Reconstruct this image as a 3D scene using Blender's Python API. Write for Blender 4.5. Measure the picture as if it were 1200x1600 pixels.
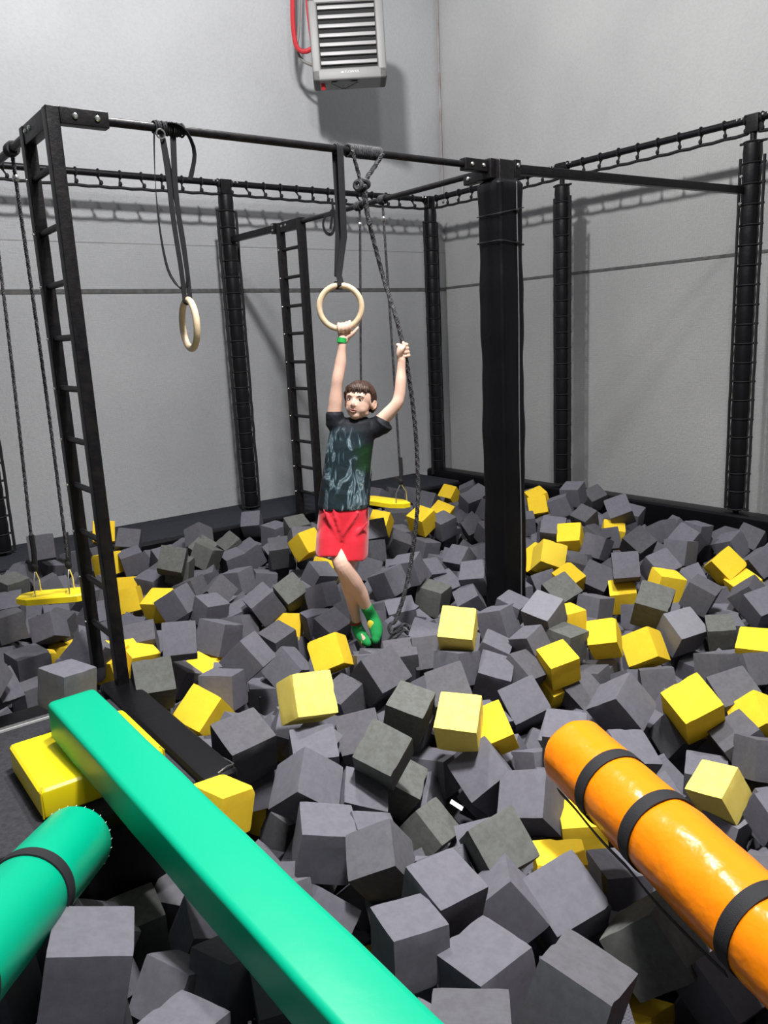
import bpy, bmesh, math, random
from mathutils import Vector, Matrix, Euler, Quaternion, noise

# ------------------------------------------------------------------ camera, light, exposure
for o in list(bpy.data.objects): bpy.data.objects.remove(o)
scene = bpy.context.scene
col = scene.collection
PI = math.pi
CAM_H = 1.45
FPX = 1251.761
CR = Matrix([[0.7935242, -0.6066749, -0.0475906], [0.1666124, 0.1413779, 0.9758343], [0.585286, 0.7822773, -0.2132664]])          # rows: camera right, up, forward
CAM = Vector((0, 0, CAM_H))
cd = bpy.data.cameras.new('camera'); cam = bpy.data.objects.new('camera', cd); col.objects.link(cam)
cd.sensor_fit = 'HORIZONTAL'; cd.sensor_width = 36.0; cd.lens = FPX / 1200 * 36.0; cd.clip_start = .05
m3 = Matrix((CR[0], CR[1], -CR[2])).transposed()
cam.matrix_world = Matrix.Translation(CAM) @ m3.to_4x4()
scene.camera = cam
scene.view_settings.view_transform = 'Standard'; scene.view_settings.look = 'None'
scene.view_settings.gamma = 1; scene.view_settings.use_curve_mapping = False
scene.view_settings.exposure = 0.0
w = bpy.data.worlds.new('world'); scene.world = w; w.use_nodes = True
w.node_tree.nodes['Background'].inputs[0].default_value = (.86, .9, 1, 1)
w.node_tree.nodes['Background'].inputs[1].default_value = .14

def lamp(name, loc, aim, size, power, color=(1, .98, .96)):
    ld = bpy.data.lights.new(name, 'AREA'); ld.shape = 'RECTANGLE'; ld.size = size[0]; ld.size_y = size[1]
    ld.energy = power; ld.color = color
    o = bpy.data.objects.new(name, ld); col.objects.link(o); o.location = loc
    o.rotation_euler = (Vector(aim) - Vector(loc)).to_track_quat('-Z', 'Y').to_euler()
    return o
def bulb(name, loc, radius, power, color=(1, .985, .97)):
    ld = bpy.data.lights.new(name, 'POINT'); ld.shadow_soft_size = radius; ld.energy = power; ld.color = color
    o = bpy.data.objects.new(name, ld); col.objects.link(o); o.location = loc
bulb('hanging_lamp', (2.1, 3.45, 4.8), .12, 590)
bulb('hanging_lamp', (.9, .3, 5.4), .25, 280)
lamp('foreground_fill', (1.5, .9, 5.6), (1.9, 2.0, 0), (.5, .5), 160).data.spread = math.radians(95)  # added fill light brightening the foreground, spread narrowed to spare the walls

def ray(px, py): return CR.transposed() @ Vector(((px - 600) / FPX, -(py - 800) / FPX, 1))
def onx(px, py, X): d = ray(px, py); return CAM + d * (X / d.x)
def ony(px, py, Y): d = ray(px, py); return CAM + d * (Y / d.y)
def onz(px, py, Z): d = ray(px, py); return CAM + d * ((Z - CAM_H) / d.z)
FH = Vector((CR[2].x, CR[2].y, 0)).normalized()      # horizontal heading of the view
RH = Vector((FH.y, -FH.x, 0))
def at(px, py, D): d = ray(px, py); return CAM + d * (D / d.dot(FH))   # point at horizontal distance D

# ------------------------------------------------------------------ materials
def mat(name, color, rough=.6, metal=0, nscale=0, namt=0, bump=0, bscale=200, spec=.5, alpha=1, color2=None, coat=0, sheen=0):
    m = bpy.data.materials.new(name); m.use_nodes = True
    nt = m.node_tree; b = nt.nodes['Principled BSDF']
    b.inputs['Base Color'].default_value = (*color, 1); b.inputs['Roughness'].default_value = rough
    b.inputs['Metallic'].default_value = metal; b.inputs['Specular IOR Level'].default_value = spec
    b.inputs['Coat Weight'].default_value = coat; b.inputs['Coat Roughness'].default_value = .25
    if sheen: b.inputs['Sheen Weight'].default_value = sheen
    if nscale or bump:
        tc = nt.nodes.new('ShaderNodeTexCoord')
    if nscale:
        n = nt.nodes.new('ShaderNodeTexNoise'); n.inputs['Scale'].default_value = nscale; n.inputs['Detail'].default_value = 5
        nt.links.new(tc.outputs['Object'], n.inputs['Vector'])
        mx = nt.nodes.new('ShaderNodeMix'); mx.data_type = 'RGBA'
        rp = nt.nodes.new('ShaderNodeValToRGB'); rp.color_ramp.elements[0].position = .35; rp.color_ramp.elements[1].position = .68
        nt.links.new(n.outputs['Fac'], rp.inputs[0]); nt.links.new(rp.outputs[0], mx.inputs[0])
        c2 = color2 or tuple(c * (1 - namt) for c in color)
        mx.inputs[6].default_value = (*color, 1); mx.inputs[7].default_value = (*c2, 1)
        nt.links.new(mx.outputs[2], b.inputs['Base Color'])
    if bump:
        n2 = nt.nodes.new('ShaderNodeTexNoise'); n2.inputs['Scale'].default_value = bscale; n2.inputs['Detail'].default_value = 3
        nt.links.new(tc.outputs['Object'], n2.inputs['Vector'])
        bp = nt.nodes.new('ShaderNodeBump'); bp.inputs['Strength'].default_value = bump; bp.inputs['Distance'].default_value = .01
        nt.links.new(n2.outputs['Fac'], bp.inputs['Height']); nt.links.new(bp.outputs[0], b.inputs['Normal'])
    return m

def foam_mat(name, c, c2, amt=.5, spots=True):
    m = mat(name, c, .95, 0, 9, 0, .35, 260, .12, color2=c2)
    return m
M = {}
M['grey'] = foam_mat('charcoal_foam', (.150, .148, .175), (.130, .128, .150))
M['grey_b'] = foam_mat('charcoal_foam_dark', (.118, .117, .132), (.10, .098, .11))
M['grey_c'] = foam_mat('charcoal_foam_light', (.23, .23, .26), (.21, .21, .235))
M['dirty'] = foam_mat('worn_foam', (.140, .146, .140), (.112, .115, .104))
M['yellow'] = foam_mat('yellow_foam', (.95, .66, .045), (.93, .62, .035))
M['yellow_b'] = foam_mat('worn_yellow_foam', (.90, .60, .06), (.78, .62, .05))
M['yellow_c'] = foam_mat('pale_yellow_foam', (.97, .78, .20), (.95, .74, .15))
M['steel'] = mat('black_painted_steel', (.004, .004, .006), .4, 0, 30, .3, .12, 60, .3, color2=(.012, .010, .010))
M['vinyl_black'] = mat('black_vinyl', (.003, .003, .0045), .42, 0, 0, 0, .3, 14, .22)
M['sleeve'] = mat('black_foam_sleeve', (.004, .004, .006), .42, 0, 0, 0, .15, 30, .35)
M['net'] = mat('black_cord', (.01, .01, .012), .8)
M['web'] = mat('black_webbing', (.008, .008, .011), .75, 0, 0, 0, .3, 400)
M['rope'] = mat('black_rope', (.012, .012, .015), .75, 0, 70, 0, .2, 300, color2=(.07, .07, .08))
M['bolt'] = mat('zinc_bolt', (.75, .74, .72), .3, 1)
M['wood'] = mat('birch_wood', (.82, .63, .42), .45, 0, 18, .15, .05, 80)
M['green'] = mat('green_vinyl', (.0, .36, .20), .36, 0, 0, 0, .08, 14, .22)
M['orange'] = mat('orange_vinyl', (.92, .235, .002), .27, 0, 0, 0, .5, 15, .4)
M['yvinyl'] = mat('yellow_vinyl', (.95, .76, .01), .32, 0, 0, 0, .1, 12, .5)
M['seat'] = mat('yellow_plastic', (.93, .70, .01), .4)
M['carpet'] = mat('grey_carpet', (.05, .05, .058), .95, 0, 60, .3, .5, 220, .1)
M['ledge'] = mat('dark_carpet', (.036, .04, .05), .95, 0, 40, .2, .4, 200, .1)
M['skin'] = mat('skin', (.80, .52, .41), .5, 0, 0, 0, .03, 60, .4)
M['skin'].node_tree.nodes['Principled BSDF'].inputs['Subsurface Weight'].default_value = .12
M['skin'].node_tree.nodes['Principled BSDF'].inputs['Subsurface Radius'].default_value = (.02, .008, .004)
M['hair'] = mat('brown_hair', (.030, .014, .009), .5, 0, 40, 0, .5, 70, .4, color2=(.07, .035, .022))
M['red'] = mat('red_shorts_fabric', (.78, .022, .045), .5, 0, 0, 0, .15, 25, .3, sheen=.3)
M['sock'] = mat('green_sock', (.01, .30, .07), .9, 0, 0, 0, .4, 200)
M['sockred'] = mat('red_sock_cuff', (.35, .02, .02), .9)
M['sockyel'] = mat('yellow_sock_pattern', (.75, .62, .05), .9)
M['band'] = mat('green_paper_band', (.02, .42, .08), .5)
M['white'] = mat('eye_white', (.75, .74, .73), .3)
M['iris'] = mat('dark_eye', (.03, .018, .012), .25)
M['lip'] = mat('lip', (.68, .32, .27), .45)
M['mouth'] = mat('mouth_inside', (.10, .02, .02), .6)
M['brow'] = mat('brow', (.12, .055, .035), .8)
M['heater'] = mat('heater_grey', (.26, .26, .255), .45, 0, 0, 0, .05, 40)
M['slat'] = mat('heater_slat', (.36, .36, .36), .4)
M['black'] = mat('matt_black', (.004, .004, .005), .7)
M['redpipe'] = mat('red_hose', (.55, .03, .04), .4)
M['greypipe'] = mat('grey_cable', (.22, .21, .2), .5)
M['paper'] = mat('white_paper', (.7, .72, .75), .8)
M['lettering'] = mat('white_lettering', (.85, .85, .85), .5)

def wall_mat(name, hue):
    m = bpy.data.materials.new(name); m.use_nodes = True; nt = m.node_tree; b = nt.nodes['Principled BSDF']
    b.inputs['Roughness'].default_value = .92; b.inputs['Specular IOR Level'].default_value = .2
    tc = nt.nodes.new('ShaderNodeTexCoord')
    big = nt.nodes.new('ShaderNodeTexNoise'); big.inputs['Scale'].default_value = .7; big.inputs['Detail'].default_value = 6
    nt.links.new(tc.outputs['Object'], big.inputs['Vector'])
    fine = nt.nodes.new('ShaderNodeTexNoise'); fine.inputs['Scale'].default_value = 45; fine.inputs['Detail'].default_value = 6
    nt.links.new(tc.outputs['Object'], fine.inputs['Vector'])
    mx = nt.nodes.new('ShaderNodeMix'); mx.data_type = 'RGBA'
    mx.inputs[6].default_value = (hue[0], hue[1], hue[2], 1); mx.inputs[7].default_value = (hue[0] * .84, hue[1] * .84, hue[2] * .85, 1)
    rp = nt.nodes.new('ShaderNodeValToRGB'); rp.color_ramp.elements[0].position = .35; rp.color_ramp.elements[1].position = .7
    nt.links.new(big.outputs['Fac'], rp.inputs[0]); nt.links.new(rp.outputs[0], mx.inputs[0])
    m2 = nt.nodes.new('ShaderNodeMix'); m2.data_type = 'RGBA'; m2.blend_type = 'MULTIPLY'; m2.inputs[0].default_value = .2
    r2 = nt.nodes.new('ShaderNodeValToRGB'); r2.color_ramp.elements[0].position = .3; r2.color_ramp.elements[0].color = (.72, .72, .72, 1); r2.color_ramp.elements[1].position = .6
    nt.links.new(fine.outputs['Fac'], r2.inputs[0]); nt.links.new(mx.outputs[2], m2.inputs[6]); nt.links.new(r2.outputs[0], m2.inputs[7])
    nt.links.new(m2.outputs[2], b.inputs['Base Color'])
    bp = nt.nodes.new('ShaderNodeBump'); bp.inputs['Strength'].default_value = .28; bp.inputs['Distance'].default_value = .012
    nt.links.new(fine.outputs['Fac'], bp.inputs['Height']); nt.links.new(bp.outputs[0], b.inputs['Normal'])
    return m
M['wall'] = wall_mat('sprayed_concrete', (.56, .57, .59))
M['wall_r'] = wall_mat('sprayed_concrete_pale', (.56, .565, .565))
M['joint_pale'] = mat('panel_joint_pale', (.42, .42, .42), .95)
M['joint'] = mat('panel_joint', (.17, .17, .17), .95, 0, 20, .4)

# net: fine black mesh, procedural alpha
def net_mat():
    m = bpy.data.materials.new('fine_black_net'); m.use_nodes = True; nt = m.node_tree
    b = nt.nodes['Principled BSDF']; b.inputs['Base Color'].default_value = (.02, .02, .022, 1); b.inputs['Roughness'].default_value = .8
    tc = nt.nodes.new('ShaderNodeTexCoord'); sp = nt.nodes.new('ShaderNodeSeparateXYZ'); nt.links.new(tc.outputs['UV'], sp.inputs[0])
    outs = []
    for k in (0, 1):
        a = nt.nodes.new('ShaderNodeMath'); a.operation = 'MULTIPLY'; a.inputs[1].default_value = 1 / .008
        fr = nt.nodes.new('ShaderNodeMath'); fr.operation = 'FRACT'
        lt = nt.nodes.new('ShaderNodeMath'); lt.operation = 'LESS_THAN'; lt.inputs[1].default_value = .06
        nt.links.new(sp.outputs[k], a.inputs[0]); nt.links.new(a.outputs[0], fr.inputs[0]); nt.links.new(fr.outputs[0], lt.inputs[0]); outs.append(lt)
    mxx = nt.nodes.new('ShaderNodeMath'); mxx.operation = 'MAXIMUM'
    nt.links.new(outs[0].outputs[0], mxx.inputs[0]); nt.links.new(outs[1].outputs[0], mxx.inputs[1]); nt.links.new(mxx.outputs[0], b.inputs['Alpha'])
    return m
M['netting'] = net_mat()

def shirt_mat():
    m = bpy.data.materials.new('printed_tshirt'); m.use_nodes = True; nt = m.node_tree; b = nt.nodes['Principled BSDF']
    b.inputs['Roughness'].default_value = .7; b.inputs['Specular IOR Level'].default_value = .3
    tc = nt.nodes.new('ShaderNodeTexCoord')
    mp = nt.nodes.new('ShaderNodeMapping'); nt.links.new(tc.outputs['Object'], mp.inputs[0]); mp.inputs['Scale'].default_value = (1, 1, .42)
    n = nt.nodes.new('ShaderNodeTexNoise'); n.inputs['Scale'].default_value = 16; n.inputs['Detail'].default_value = 3; n.inputs['Distortion'].default_value = 1.6
    nt.links.new(mp.outputs[0], n.inputs['Vector'])
    rp = nt.nodes.new('ShaderNodeValToRGB'); e = rp.color_ramp.elements
    e[0].position = .0; e[0].color = (.012, .022, .028, 1)
    e[1].position = .50; e[1].color = (.013, .028, .036, 1)
    for p, c in ((.56, (.06, .11, .14, 1)), (.60, (.30, .38, .42, 1)), (.62, (.05, .09, .11, 1)), (.70, (.14, .2, .23, 1)), (.76, (.02, .04, .05, 1))):
        q = e.new(p); q.color = c
    nt.links.new(n.outputs['Fac'], rp.inputs[0])
    # body is black above the chest, at the sleeves and the back; print in the front middle
    sp = nt.nodes.new('ShaderNodeSeparateXYZ'); nt.links.new(tc.outputs['Object'], sp.inputs[0])
    def mr(out, a, b_, c, d):
        q = nt.nodes.new('ShaderNodeMapRange'); q.inputs[1].default_value = a; q.inputs[2].default_value = b_; q.inputs[3].default_value = c; q.inputs[4].default_value = d
        nt.links.new(out, q.inputs[0]); return q
    ax = nt.nodes.new('ShaderNodeMath'); ax.operation = 'ABSOLUTE'; nt.links.new(sp.outputs[0], ax.inputs[0])
    m1 = mr(ax.outputs[0], .085, .125, 1, 0); m2 = mr(sp.outputs[2], .43, .50, 1, 0)
    mu = nt.nodes.new('ShaderNodeMath'); mu.operation = 'MULTIPLY'; nt.links.new(m1.outputs[0], mu.inputs[0]); nt.links.new(m2.outputs[0], mu.inputs[1])
    mix = nt.nodes.new('ShaderNodeMix'); mix.data_type = 'RGBA'; mix.inputs[6].default_value = (.009, .011, .016, 1)
    nt.links.new(mu.outputs[0], mix.inputs[0]); nt.links.new(rp.outputs[0], mix.inputs[7])
    # green patch at the right side of the print
    g1 = mr(sp.outputs[0], .035, .09, 0, 1); g2 = mr(sp.outputs[2], .24, .27, 0, 1); g3 = mr(sp.outputs[2], .37, .41, 1, 0)
    ga = nt.nodes.new('ShaderNodeMath'); ga.operation = 'MULTIPLY'; nt.links.new(g1.outputs[0], ga.inputs[0]); nt.links.new(g2.outputs[0], ga.inputs[1])
    gb = nt.nodes.new('ShaderNodeMath'); gb.operation = 'MULTIPLY'; nt.links.new(ga.outputs[0], gb.inputs[0]); nt.links.new(g3.outputs[0], gb.inputs[1])
    mix2 = nt.nodes.new('ShaderNodeMix'); mix2.data_type = 'RGBA'; mix2.inputs[7].default_value = (.010, .045, .016, 1)
    nt.links.new(gb.outputs[0], mix2.inputs[0]); nt.links.new(mix.outputs[2], mix2.inputs[6]); nt.links.new(mix2.outputs[2], b.inputs['Base Color'])
    bp = nt.nodes.new('ShaderNodeBump'); bp.inputs['Strength'].default_value = .4; bp.inputs['Distance'].default_value = .02
    n3 = nt.nodes.new('ShaderNodeTexNoise'); n3.inputs['Scale'].default_value = 9; n3.inputs['Distortion'].default_value = 1
    nt.links.new(tc.outputs['Object'], n3.inputs['Vector']); nt.links.new(n3.outputs['Fac'], bp.inputs['Height']); nt.links.new(bp.outputs[0], b.inputs['Normal'])
    return m
M['shirt'] = shirt_mat()

# ------------------------------------------------------------------ mesh helpers
class MB:
    def __init__(s): s.v = []; s.f = []; s.uv = None
    def add(s, vs, fs):
        k = len(s.v); s.v += [tuple(x) for x in vs]; s.f += [tuple(i + k for i in q) for q in fs]; return s
    def box(s, lo, hi, mtx=None, bev=0):
        lo = Vector(lo); hi = Vector(hi)
        bm = bmesh.new(); bmesh.ops.create_cube(bm, size=1)
        for v in bm.verts: v.co = Vector([(lo[i] + hi[i]) / 2 + v.co[i] * (hi[i] - lo[i]) for i in range(3)])
        if bev: bmesh.ops.bevel(bm, geom=bm.edges[:], offset=bev, segments=3, profile=.6, affect='EDGES')
        bm.verts.index_update()
        vs = [v.co.copy() for v in bm.verts]; fs = [[v.index for v in f.verts] for f in bm.faces]; bm.free()
        if mtx: vs = [mtx @ v for v in vs]
        return s.add(vs, fs)
    def tube(s, pts, r, n=10, cap=True, sq=False, flat=None):
        pts = [Vector(p) for p in pts]; L = len(pts)
        rs = r if isinstance(r, (list, tuple)) else [r] * L
        t0 = (pts[1] - pts[0]).normalized()
        up = Vector((0, 0, 1)) if abs(t0.z) < .9 else Vector((0, 1, 0))
        nrm = (up - t0 * up.dot(t0)).normalized()
        vs = []; fs = []
        for i in range(L):
            t = (pts[min(i + 1, L - 1)] - pts[max(i - 1, 0)])
            t = t.normalized() if t.length > 1e-9 else t0
            nrm = (nrm - t * nrm.dot(t)); nrm = nrm.normalized() if nrm.length > 1e-6 else t.orthogonal().normalized()
            b = t.cross(nrm)
            for k in range(n):
                a = 2 * PI * (k + (.5 if sq else 0)) / n
                ra = rs[i]
                vs.append(pts[i] + (nrm * math.cos(a) + b * math.sin(a)) * ra)
        for i in range(L - 1):
            for k in range(n):
                fs.append((i * n + k, i * n + (k + 1) % n, (i + 1) * n + (k + 1) % n, (i + 1) * n + k))
        if cap: fs.append(tuple(range(n))[::-1]); fs.append(tuple((L - 1) * n + k for k in range(n)))
        return s.add(vs, fs)
    def bar(s, a, b, w, h=None, up=(0, 0, 1)):          # rectangular tube from a to b
        a = Vector(a); b = Vector(b); h = h or w; t = (b - a).normalized(); up = Vector(up)
        if abs(t.dot(up)) > .95: up = Vector((0, 1, 0))
        x = t.cross(up).normalized(); y = x.cross(t)
        mtx = Matrix((( x.x, y.x, t.x, a.x), (x.y, y.y, t.y, a.y), (x.z, y.z, t.z, a.z), (0, 0, 0, 1)))
        return s.box((-w / 2, -h / 2, 0), (w / 2, h / 2, (b - a).length), mtx, min(w, h) * .12)
    def ellipsoid(s, c, r, rot=None, n=16, m=10):
        vs = []; fs = []; c = Vector(c); r = Vector(r) if not isinstance(r, (int, float)) else Vector((r, r, r))
        rot = rot or Matrix.Identity(3)
        for i in range(m + 1):
            th = PI * i / m
            for k in range(n):
                ph = 2 * PI * k / n
                vs.append(c + rot @ Vector((r.x * math.sin(th) * math.cos(ph), r.y * math.sin(th) * math.sin(ph), r.z * math.cos(th))))
        for i in range(m):
            for k in range(n):
                fs.append((i * n + k, (i + 1) * n + k, (i + 1) * n + (k + 1) % n, i * n + (k + 1) % n))
        return s.add(vs, fs)
    def torus(s, c, R_, r, ax, n=48, m=12, sx=1):
        ax = Vector(ax).normalized(); u = ax.orthogonal().normalized(); v = ax.cross(u); c = Vector(c)
        pts = [(c + (u * math.cos(2 * PI * i / n) + v * math.sin(2 * PI * i / n)) * R_, (u * math.cos(2 * PI * i / n) + v * math.sin(2 * PI * i / n))) for i in range(n)]
        vs = []; fs = []
        for p, d in pts:
            for k in range(m):
                a = 2 * PI * k / m; vs.append(p + d * math.cos(a) * r + ax * math.sin(a) * r)
        for i in range(n):
            for k in range(m):
                j = (i + 1) % n; fs.append((i * m + k, j * m + k, j * m + (k + 1) % m, i * m + (k + 1) % m))
        return s.add(vs, fs)
    def rope(s, pts, r, pitch=.035, step=.009):
        P = resample(pts, step); L = len(P)
        t0 = (P[1] - P[0]).normalized(); nrm = t0.orthogonal().normalized(); frames = []
        for i in range(L):
            t = (P[min(i + 1, L - 1)] - P[max(i - 1, 0)]).normalized()
            nrm = (nrm - t * nrm.dot(t)).normalized(); frames.append((nrm.copy(), t.cross(nrm)))
        for q in range(3):
            cc = []
            for i in range(L):
                a = 2 * PI * (i * step / pitch) + q * 2 * PI / 3
                cc.append(P[i] + (frames[i][0] * math.cos(a) + frames[i][1] * math.sin(a)) * r * .5)
            s.tube(cc, r * .56, 5)
        return s
    def ribbon(s, pts, w, th, wdirs):
        P = [Vector(p) for p in pts]; L = len(P); vs = []; fs = []
        if not isinstance(wdirs, list): wdirs = [Vector(wdirs)] * L
        for i in range(L):
            t = (P[min(i + 1, L - 1)] - P[max(i - 1, 0)]).normalized(); wd = Vector(wdirs[i]); wd = (wd - t * wd.dot(t)).normalized(); nn = t.cross(wd)
            for a, b in ((-1, -1), (1, -1), (1, 1), (-1, 1)): vs.append(P[i] + wd * a * w / 2 + nn * b * th / 2)
        for i in range(L - 1):
            for k in range(4): fs.append((i * 4 + k, i * 4 + (k + 1) % 4, (i + 1) * 4 + (k + 1) % 4, (i + 1) * 4 + k))
        fs.append((3, 2, 1, 0)); fs.append(tuple((L - 1) * 4 + k for k in range(4)))
        return s.add(vs, fs)
    def mesh(s, name, m, smooth=True, ang=35, origin=None):
        me = bpy.data.meshes.new(name)
        vs = s.v if origin is None else [tuple(Vector(v) - Vector(origin)) for v in s.v]
        me.from_pydata(vs, [], s.f); me.validate()
        bm = bmesh.new(); bm.from_mesh(me); bmesh.ops.recalc_face_normals(bm, faces=bm.faces); bm.to_mesh(me); bm.free()
        if isinstance(m, (list, tuple)):
            for q in m: me.materials.append(q)
        else: me.materials.append(m)
        if smooth:
            me.shade_smooth()
            try: me.set_sharp_from_angle(angle=math.radians(ang))
            except Exception: pass
        return me
    def build(s, name, m, parent=None, smooth=True, ang=35, origin=None):
        o = bpy.data.objects.new(name, s.mesh(name, m, smooth, ang, origin)); col.objects.link(o)
        if parent is not None: o.parent = parent
        if origin is not None: o.location = origin
        if parent is not None:                     # world-space vertices kept in place under a moved root
            r = parent
            off = Vector((0, 0, 0))
            while r is not None: off += Vector(r.location); r = r.parent
            o.location = (Vector(origin) if origin is not None else Vector((0, 0, 0))) - off
        return o

def resample(pts, step):
    pts = [Vector(p) for p in pts]
    # catmull-rom then uniform resample
    if len(pts) > 2:
        q = [pts[0] * 2 - pts[1]] + pts + [pts[-1] * 2 - pts[-2]]; fine = []
        for i in range(1, len(q) - 2):
            for k in range(12):
                t = k / 12; a, b, c, d = q[i - 1], q[i], q[i + 1], q[i + 2]
                fine.append(.5 * ((2 * b) + (c - a) * t + (2 * a - 5 * b + 4 * c - d) * t * t + (3 * b - a - 3 * c + d) * t ** 3))
        fine.append(pts[-1].copy())
    else: fine = pts
    out = [fine[0].copy()]; acc = 0
    for i in range(1, len(fine)):
        a, b = fine[i - 1], fine[i]; L = (b - a).length
        if L < 1e-9: continue
        d = step - acc
        while d <= L: out.append(a.lerp(b, d / L)); d += step
        acc = L - (d - step)
    if (out[-1] - fine[-1]).length > step * .3: out.append(fine[-1].copy())
    return out
def tag(o, label, cat, group=None, kind=None):
    o['label'] = label
    if cat: o['category'] = cat
    if group: o['group'] = group
    if kind: o['kind'] = kind
    return o
def empty(name, loc, label, cat, group=None):
    o = bpy.data.objects.new(name, None); col.objects.link(o); o.location = loc; o.empty_display_size = .1
    return tag(o, label, cat, group)
def struct(name, mb, m, label=None, smooth=False):
    o = mb.build(name, m, smooth=smooth); o['kind'] = 'structure'
    if label: o['label'] = label
    return o
def bolt_mb(p, n, r=.008):
    p = Vector(p); n = Vector(n).normalized(); return MB().tube([p - n * .004, p + n * .004, p + n * .008], [r, r, r * .6], 10)

# ------------------------------------------------------------------ room shell
XW, YW = 6.17, 6.90
def wall_slab(name, lo, hi, m): return struct(name, MB().box(lo, hi), m)
wall_slab('wall_left', (-4, YW, -1.0), (XW + .2, YW + .2, 7.6), M['wall'])
wall_slab('wall_right', (XW, -5, -1.0), (XW + .2, YW, 7.6), M['wall_r'])
struct('floor', MB().box((-4, -5, -1.0), (XW, YW, -.85)), M['vinyl_black'])
mb = MB().box((-4, YW - .006, 1.915), (XW, YW + .01, 1.950)); struct('trim_1', mb, M['joint'], 'dark horizontal joint line across the left wall')  # panel joint, made taller so its dark colour includes the seam's shadow
mb = MB().box((XW - .006, -4, 1.935), (XW + .01, YW - .006, 1.958)); struct('trim_2', mb, M['joint'], 'dark horizontal joint line across the right wall')
struct('trim_4', MB().box((-4, YW - .003, 2.318), (XW, YW + .01, 2.326)), M['joint_pale'], 'faint joint line across the left wall')
mb = MB().tube([(XW - .03, YW - .03, 2.85 + k * .15 + 0) for k in range(30)], .012, 8)
struct('trim_3', mb, mat('rusty_conduit', (.36, .30, .28), .8, 0, 6, .5, .4, 40, color2=(.5, .5, .5)), 'thin stained conduit running up the room corner')
# lower wall ledge between net and pit, its padded front, and the pit's right padding
struct('trim_5', MB().box((-4, 6.16, -.85), (5.62, YW, -.06), None, .012), M['ledge'], 'dark carpeted ledge along the left wall')
mb = MB(); random.seed(4)
x = -2.2
led = []
for i in range(4):
    led.append((x, x + 1.955)); x += 1.955
for a, b in led:
    p = MB().box((a + .004, 6.09, -.6), (b - .004, 6.155, -.07), None, .025).build('ledge_pad', M['vinyl_black'])
    i = led.index((a, b))
    tag(p, ['black vinyl pad facing the ledge, leftmost of the row, beyond the frame', 'black vinyl pad facing the back ledge behind the far-left cubes', 'black vinyl pad facing the back ledge behind the far ladder', 'black vinyl pad facing the back ledge at the room corner'][i], 'pad', 'pads along the back ledge')
y = -1.6
i = 0
while y < 6.6:
    y2 = min(y + 2.05, 6.72)
    p = MB().box((5.63, y + .004, -.7), (5.82, y2 - .004, 0.015), None, .04).build('side_pad', M['vinyl_black'])
    tag(p, ['black vinyl pad along the right wall, beyond the frame', 'black padded wall edge at the right frame border', 'black padded wall edge between the right net posts', 'black padded wall edge between the thick pillar and the corner', 'black padded wall edge in the room corner'][min(i, 4)], 'pad', 'pads along the right wall')
    y = y2; i += 1

# ------------------------------------------------------------------ net posts, rails, nets
YN, XN, ZT = 6.60, 5.72, 2.80
def net_post(x, y, label, side, zb):
    t = empty('net_post', (x, y, zb), label, 'post', 'padded net posts around the pit')
    MB().tube([(x, y, zb + .0), (x, y, ZT - .03)], .022, 12).build('steel_pole', M['steel'], t)
    pts = []; rr = []
    z = zb + .03; k = 0
    mbs = MB()
    while z < ZT - .16:
        h = .135
        mbs.tube([(x, y, z), (x, y, z + .008), (x, y, z + h * .5), (x, y, z + h - .008), (x, y, z + h)], [.052, .062, .066, .062, .052], 16)
        z += h + .002; k += 1
    mbs.build('foam_sleeve', M['sleeve'], t)
    # lashing: rings round the sleeve and the net's edge ropes
    lash = MB(); z = zb + .03
    dx, dy = side
    while z < ZT - .12:
        for sg in (-1, 1):
            c = Vector((x + dx * .075 * sg, y + dy * .075 * sg, z + random.uniform(-.004, .004)))
            lash.tube([c - Vector((dx, dy, 0)) * .025, c + Vector((dx, dy, 0)) * .02], .009, 6)
        lash.torus((x, y, z), .062, .006, (0, 0, 1), 18, 5)
        z += .137
    for sg in (-1, 1):
        lash.tube([(x + dx * .088 * sg + random.uniform(-.003, .003), y + dy * .088 * sg, zb + .02 + q * .09) for q in range(int((ZT - .1 - zb) / .09))], .012, 6)
    lash.build('lashing', M['net'], t)
    MB().box((x - .045 if dx else x - .03, y - .045 if dy else y - .03, ZT - .09), (x + .045 if dx else x + .03, y + .045 if dy else y + .03, ZT + .03), None, .006).build('cap_joint', M['steel'], t)
    for sg in (-1, 1):
        for q in (0, 1):
            p = Vector((x, y, ZT + .01)) + Vector((dx, dy, 0)) * (.075 + .035 * q) * sg
            n = Vector((0, -1, 0)) if dx else Vector((-1, 0, 0))
            bolt_mb(p + n * .026, n, .009).build('bolt', M['bolt'], t)
    return t
posts = [net_post(1.24, YN, 'black padded net post at the left frame border', (1, 0), -.06),
         net_post(3.40, YN, 'black padded net post on the ledge, left of the far ladder', (1, 0), -.06),
         net_post(5.70, 6.58, 'black padded net post in the room corner', (1, 0), -.06),
         net_post(XN, 4.86, 'slim-looking padded net post right of the thick pillar', (0, 1), 0.015),
         net_post(XN, 3.16, 'padded net post nearest the right frame border', (0, 1), 0.015)]
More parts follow.
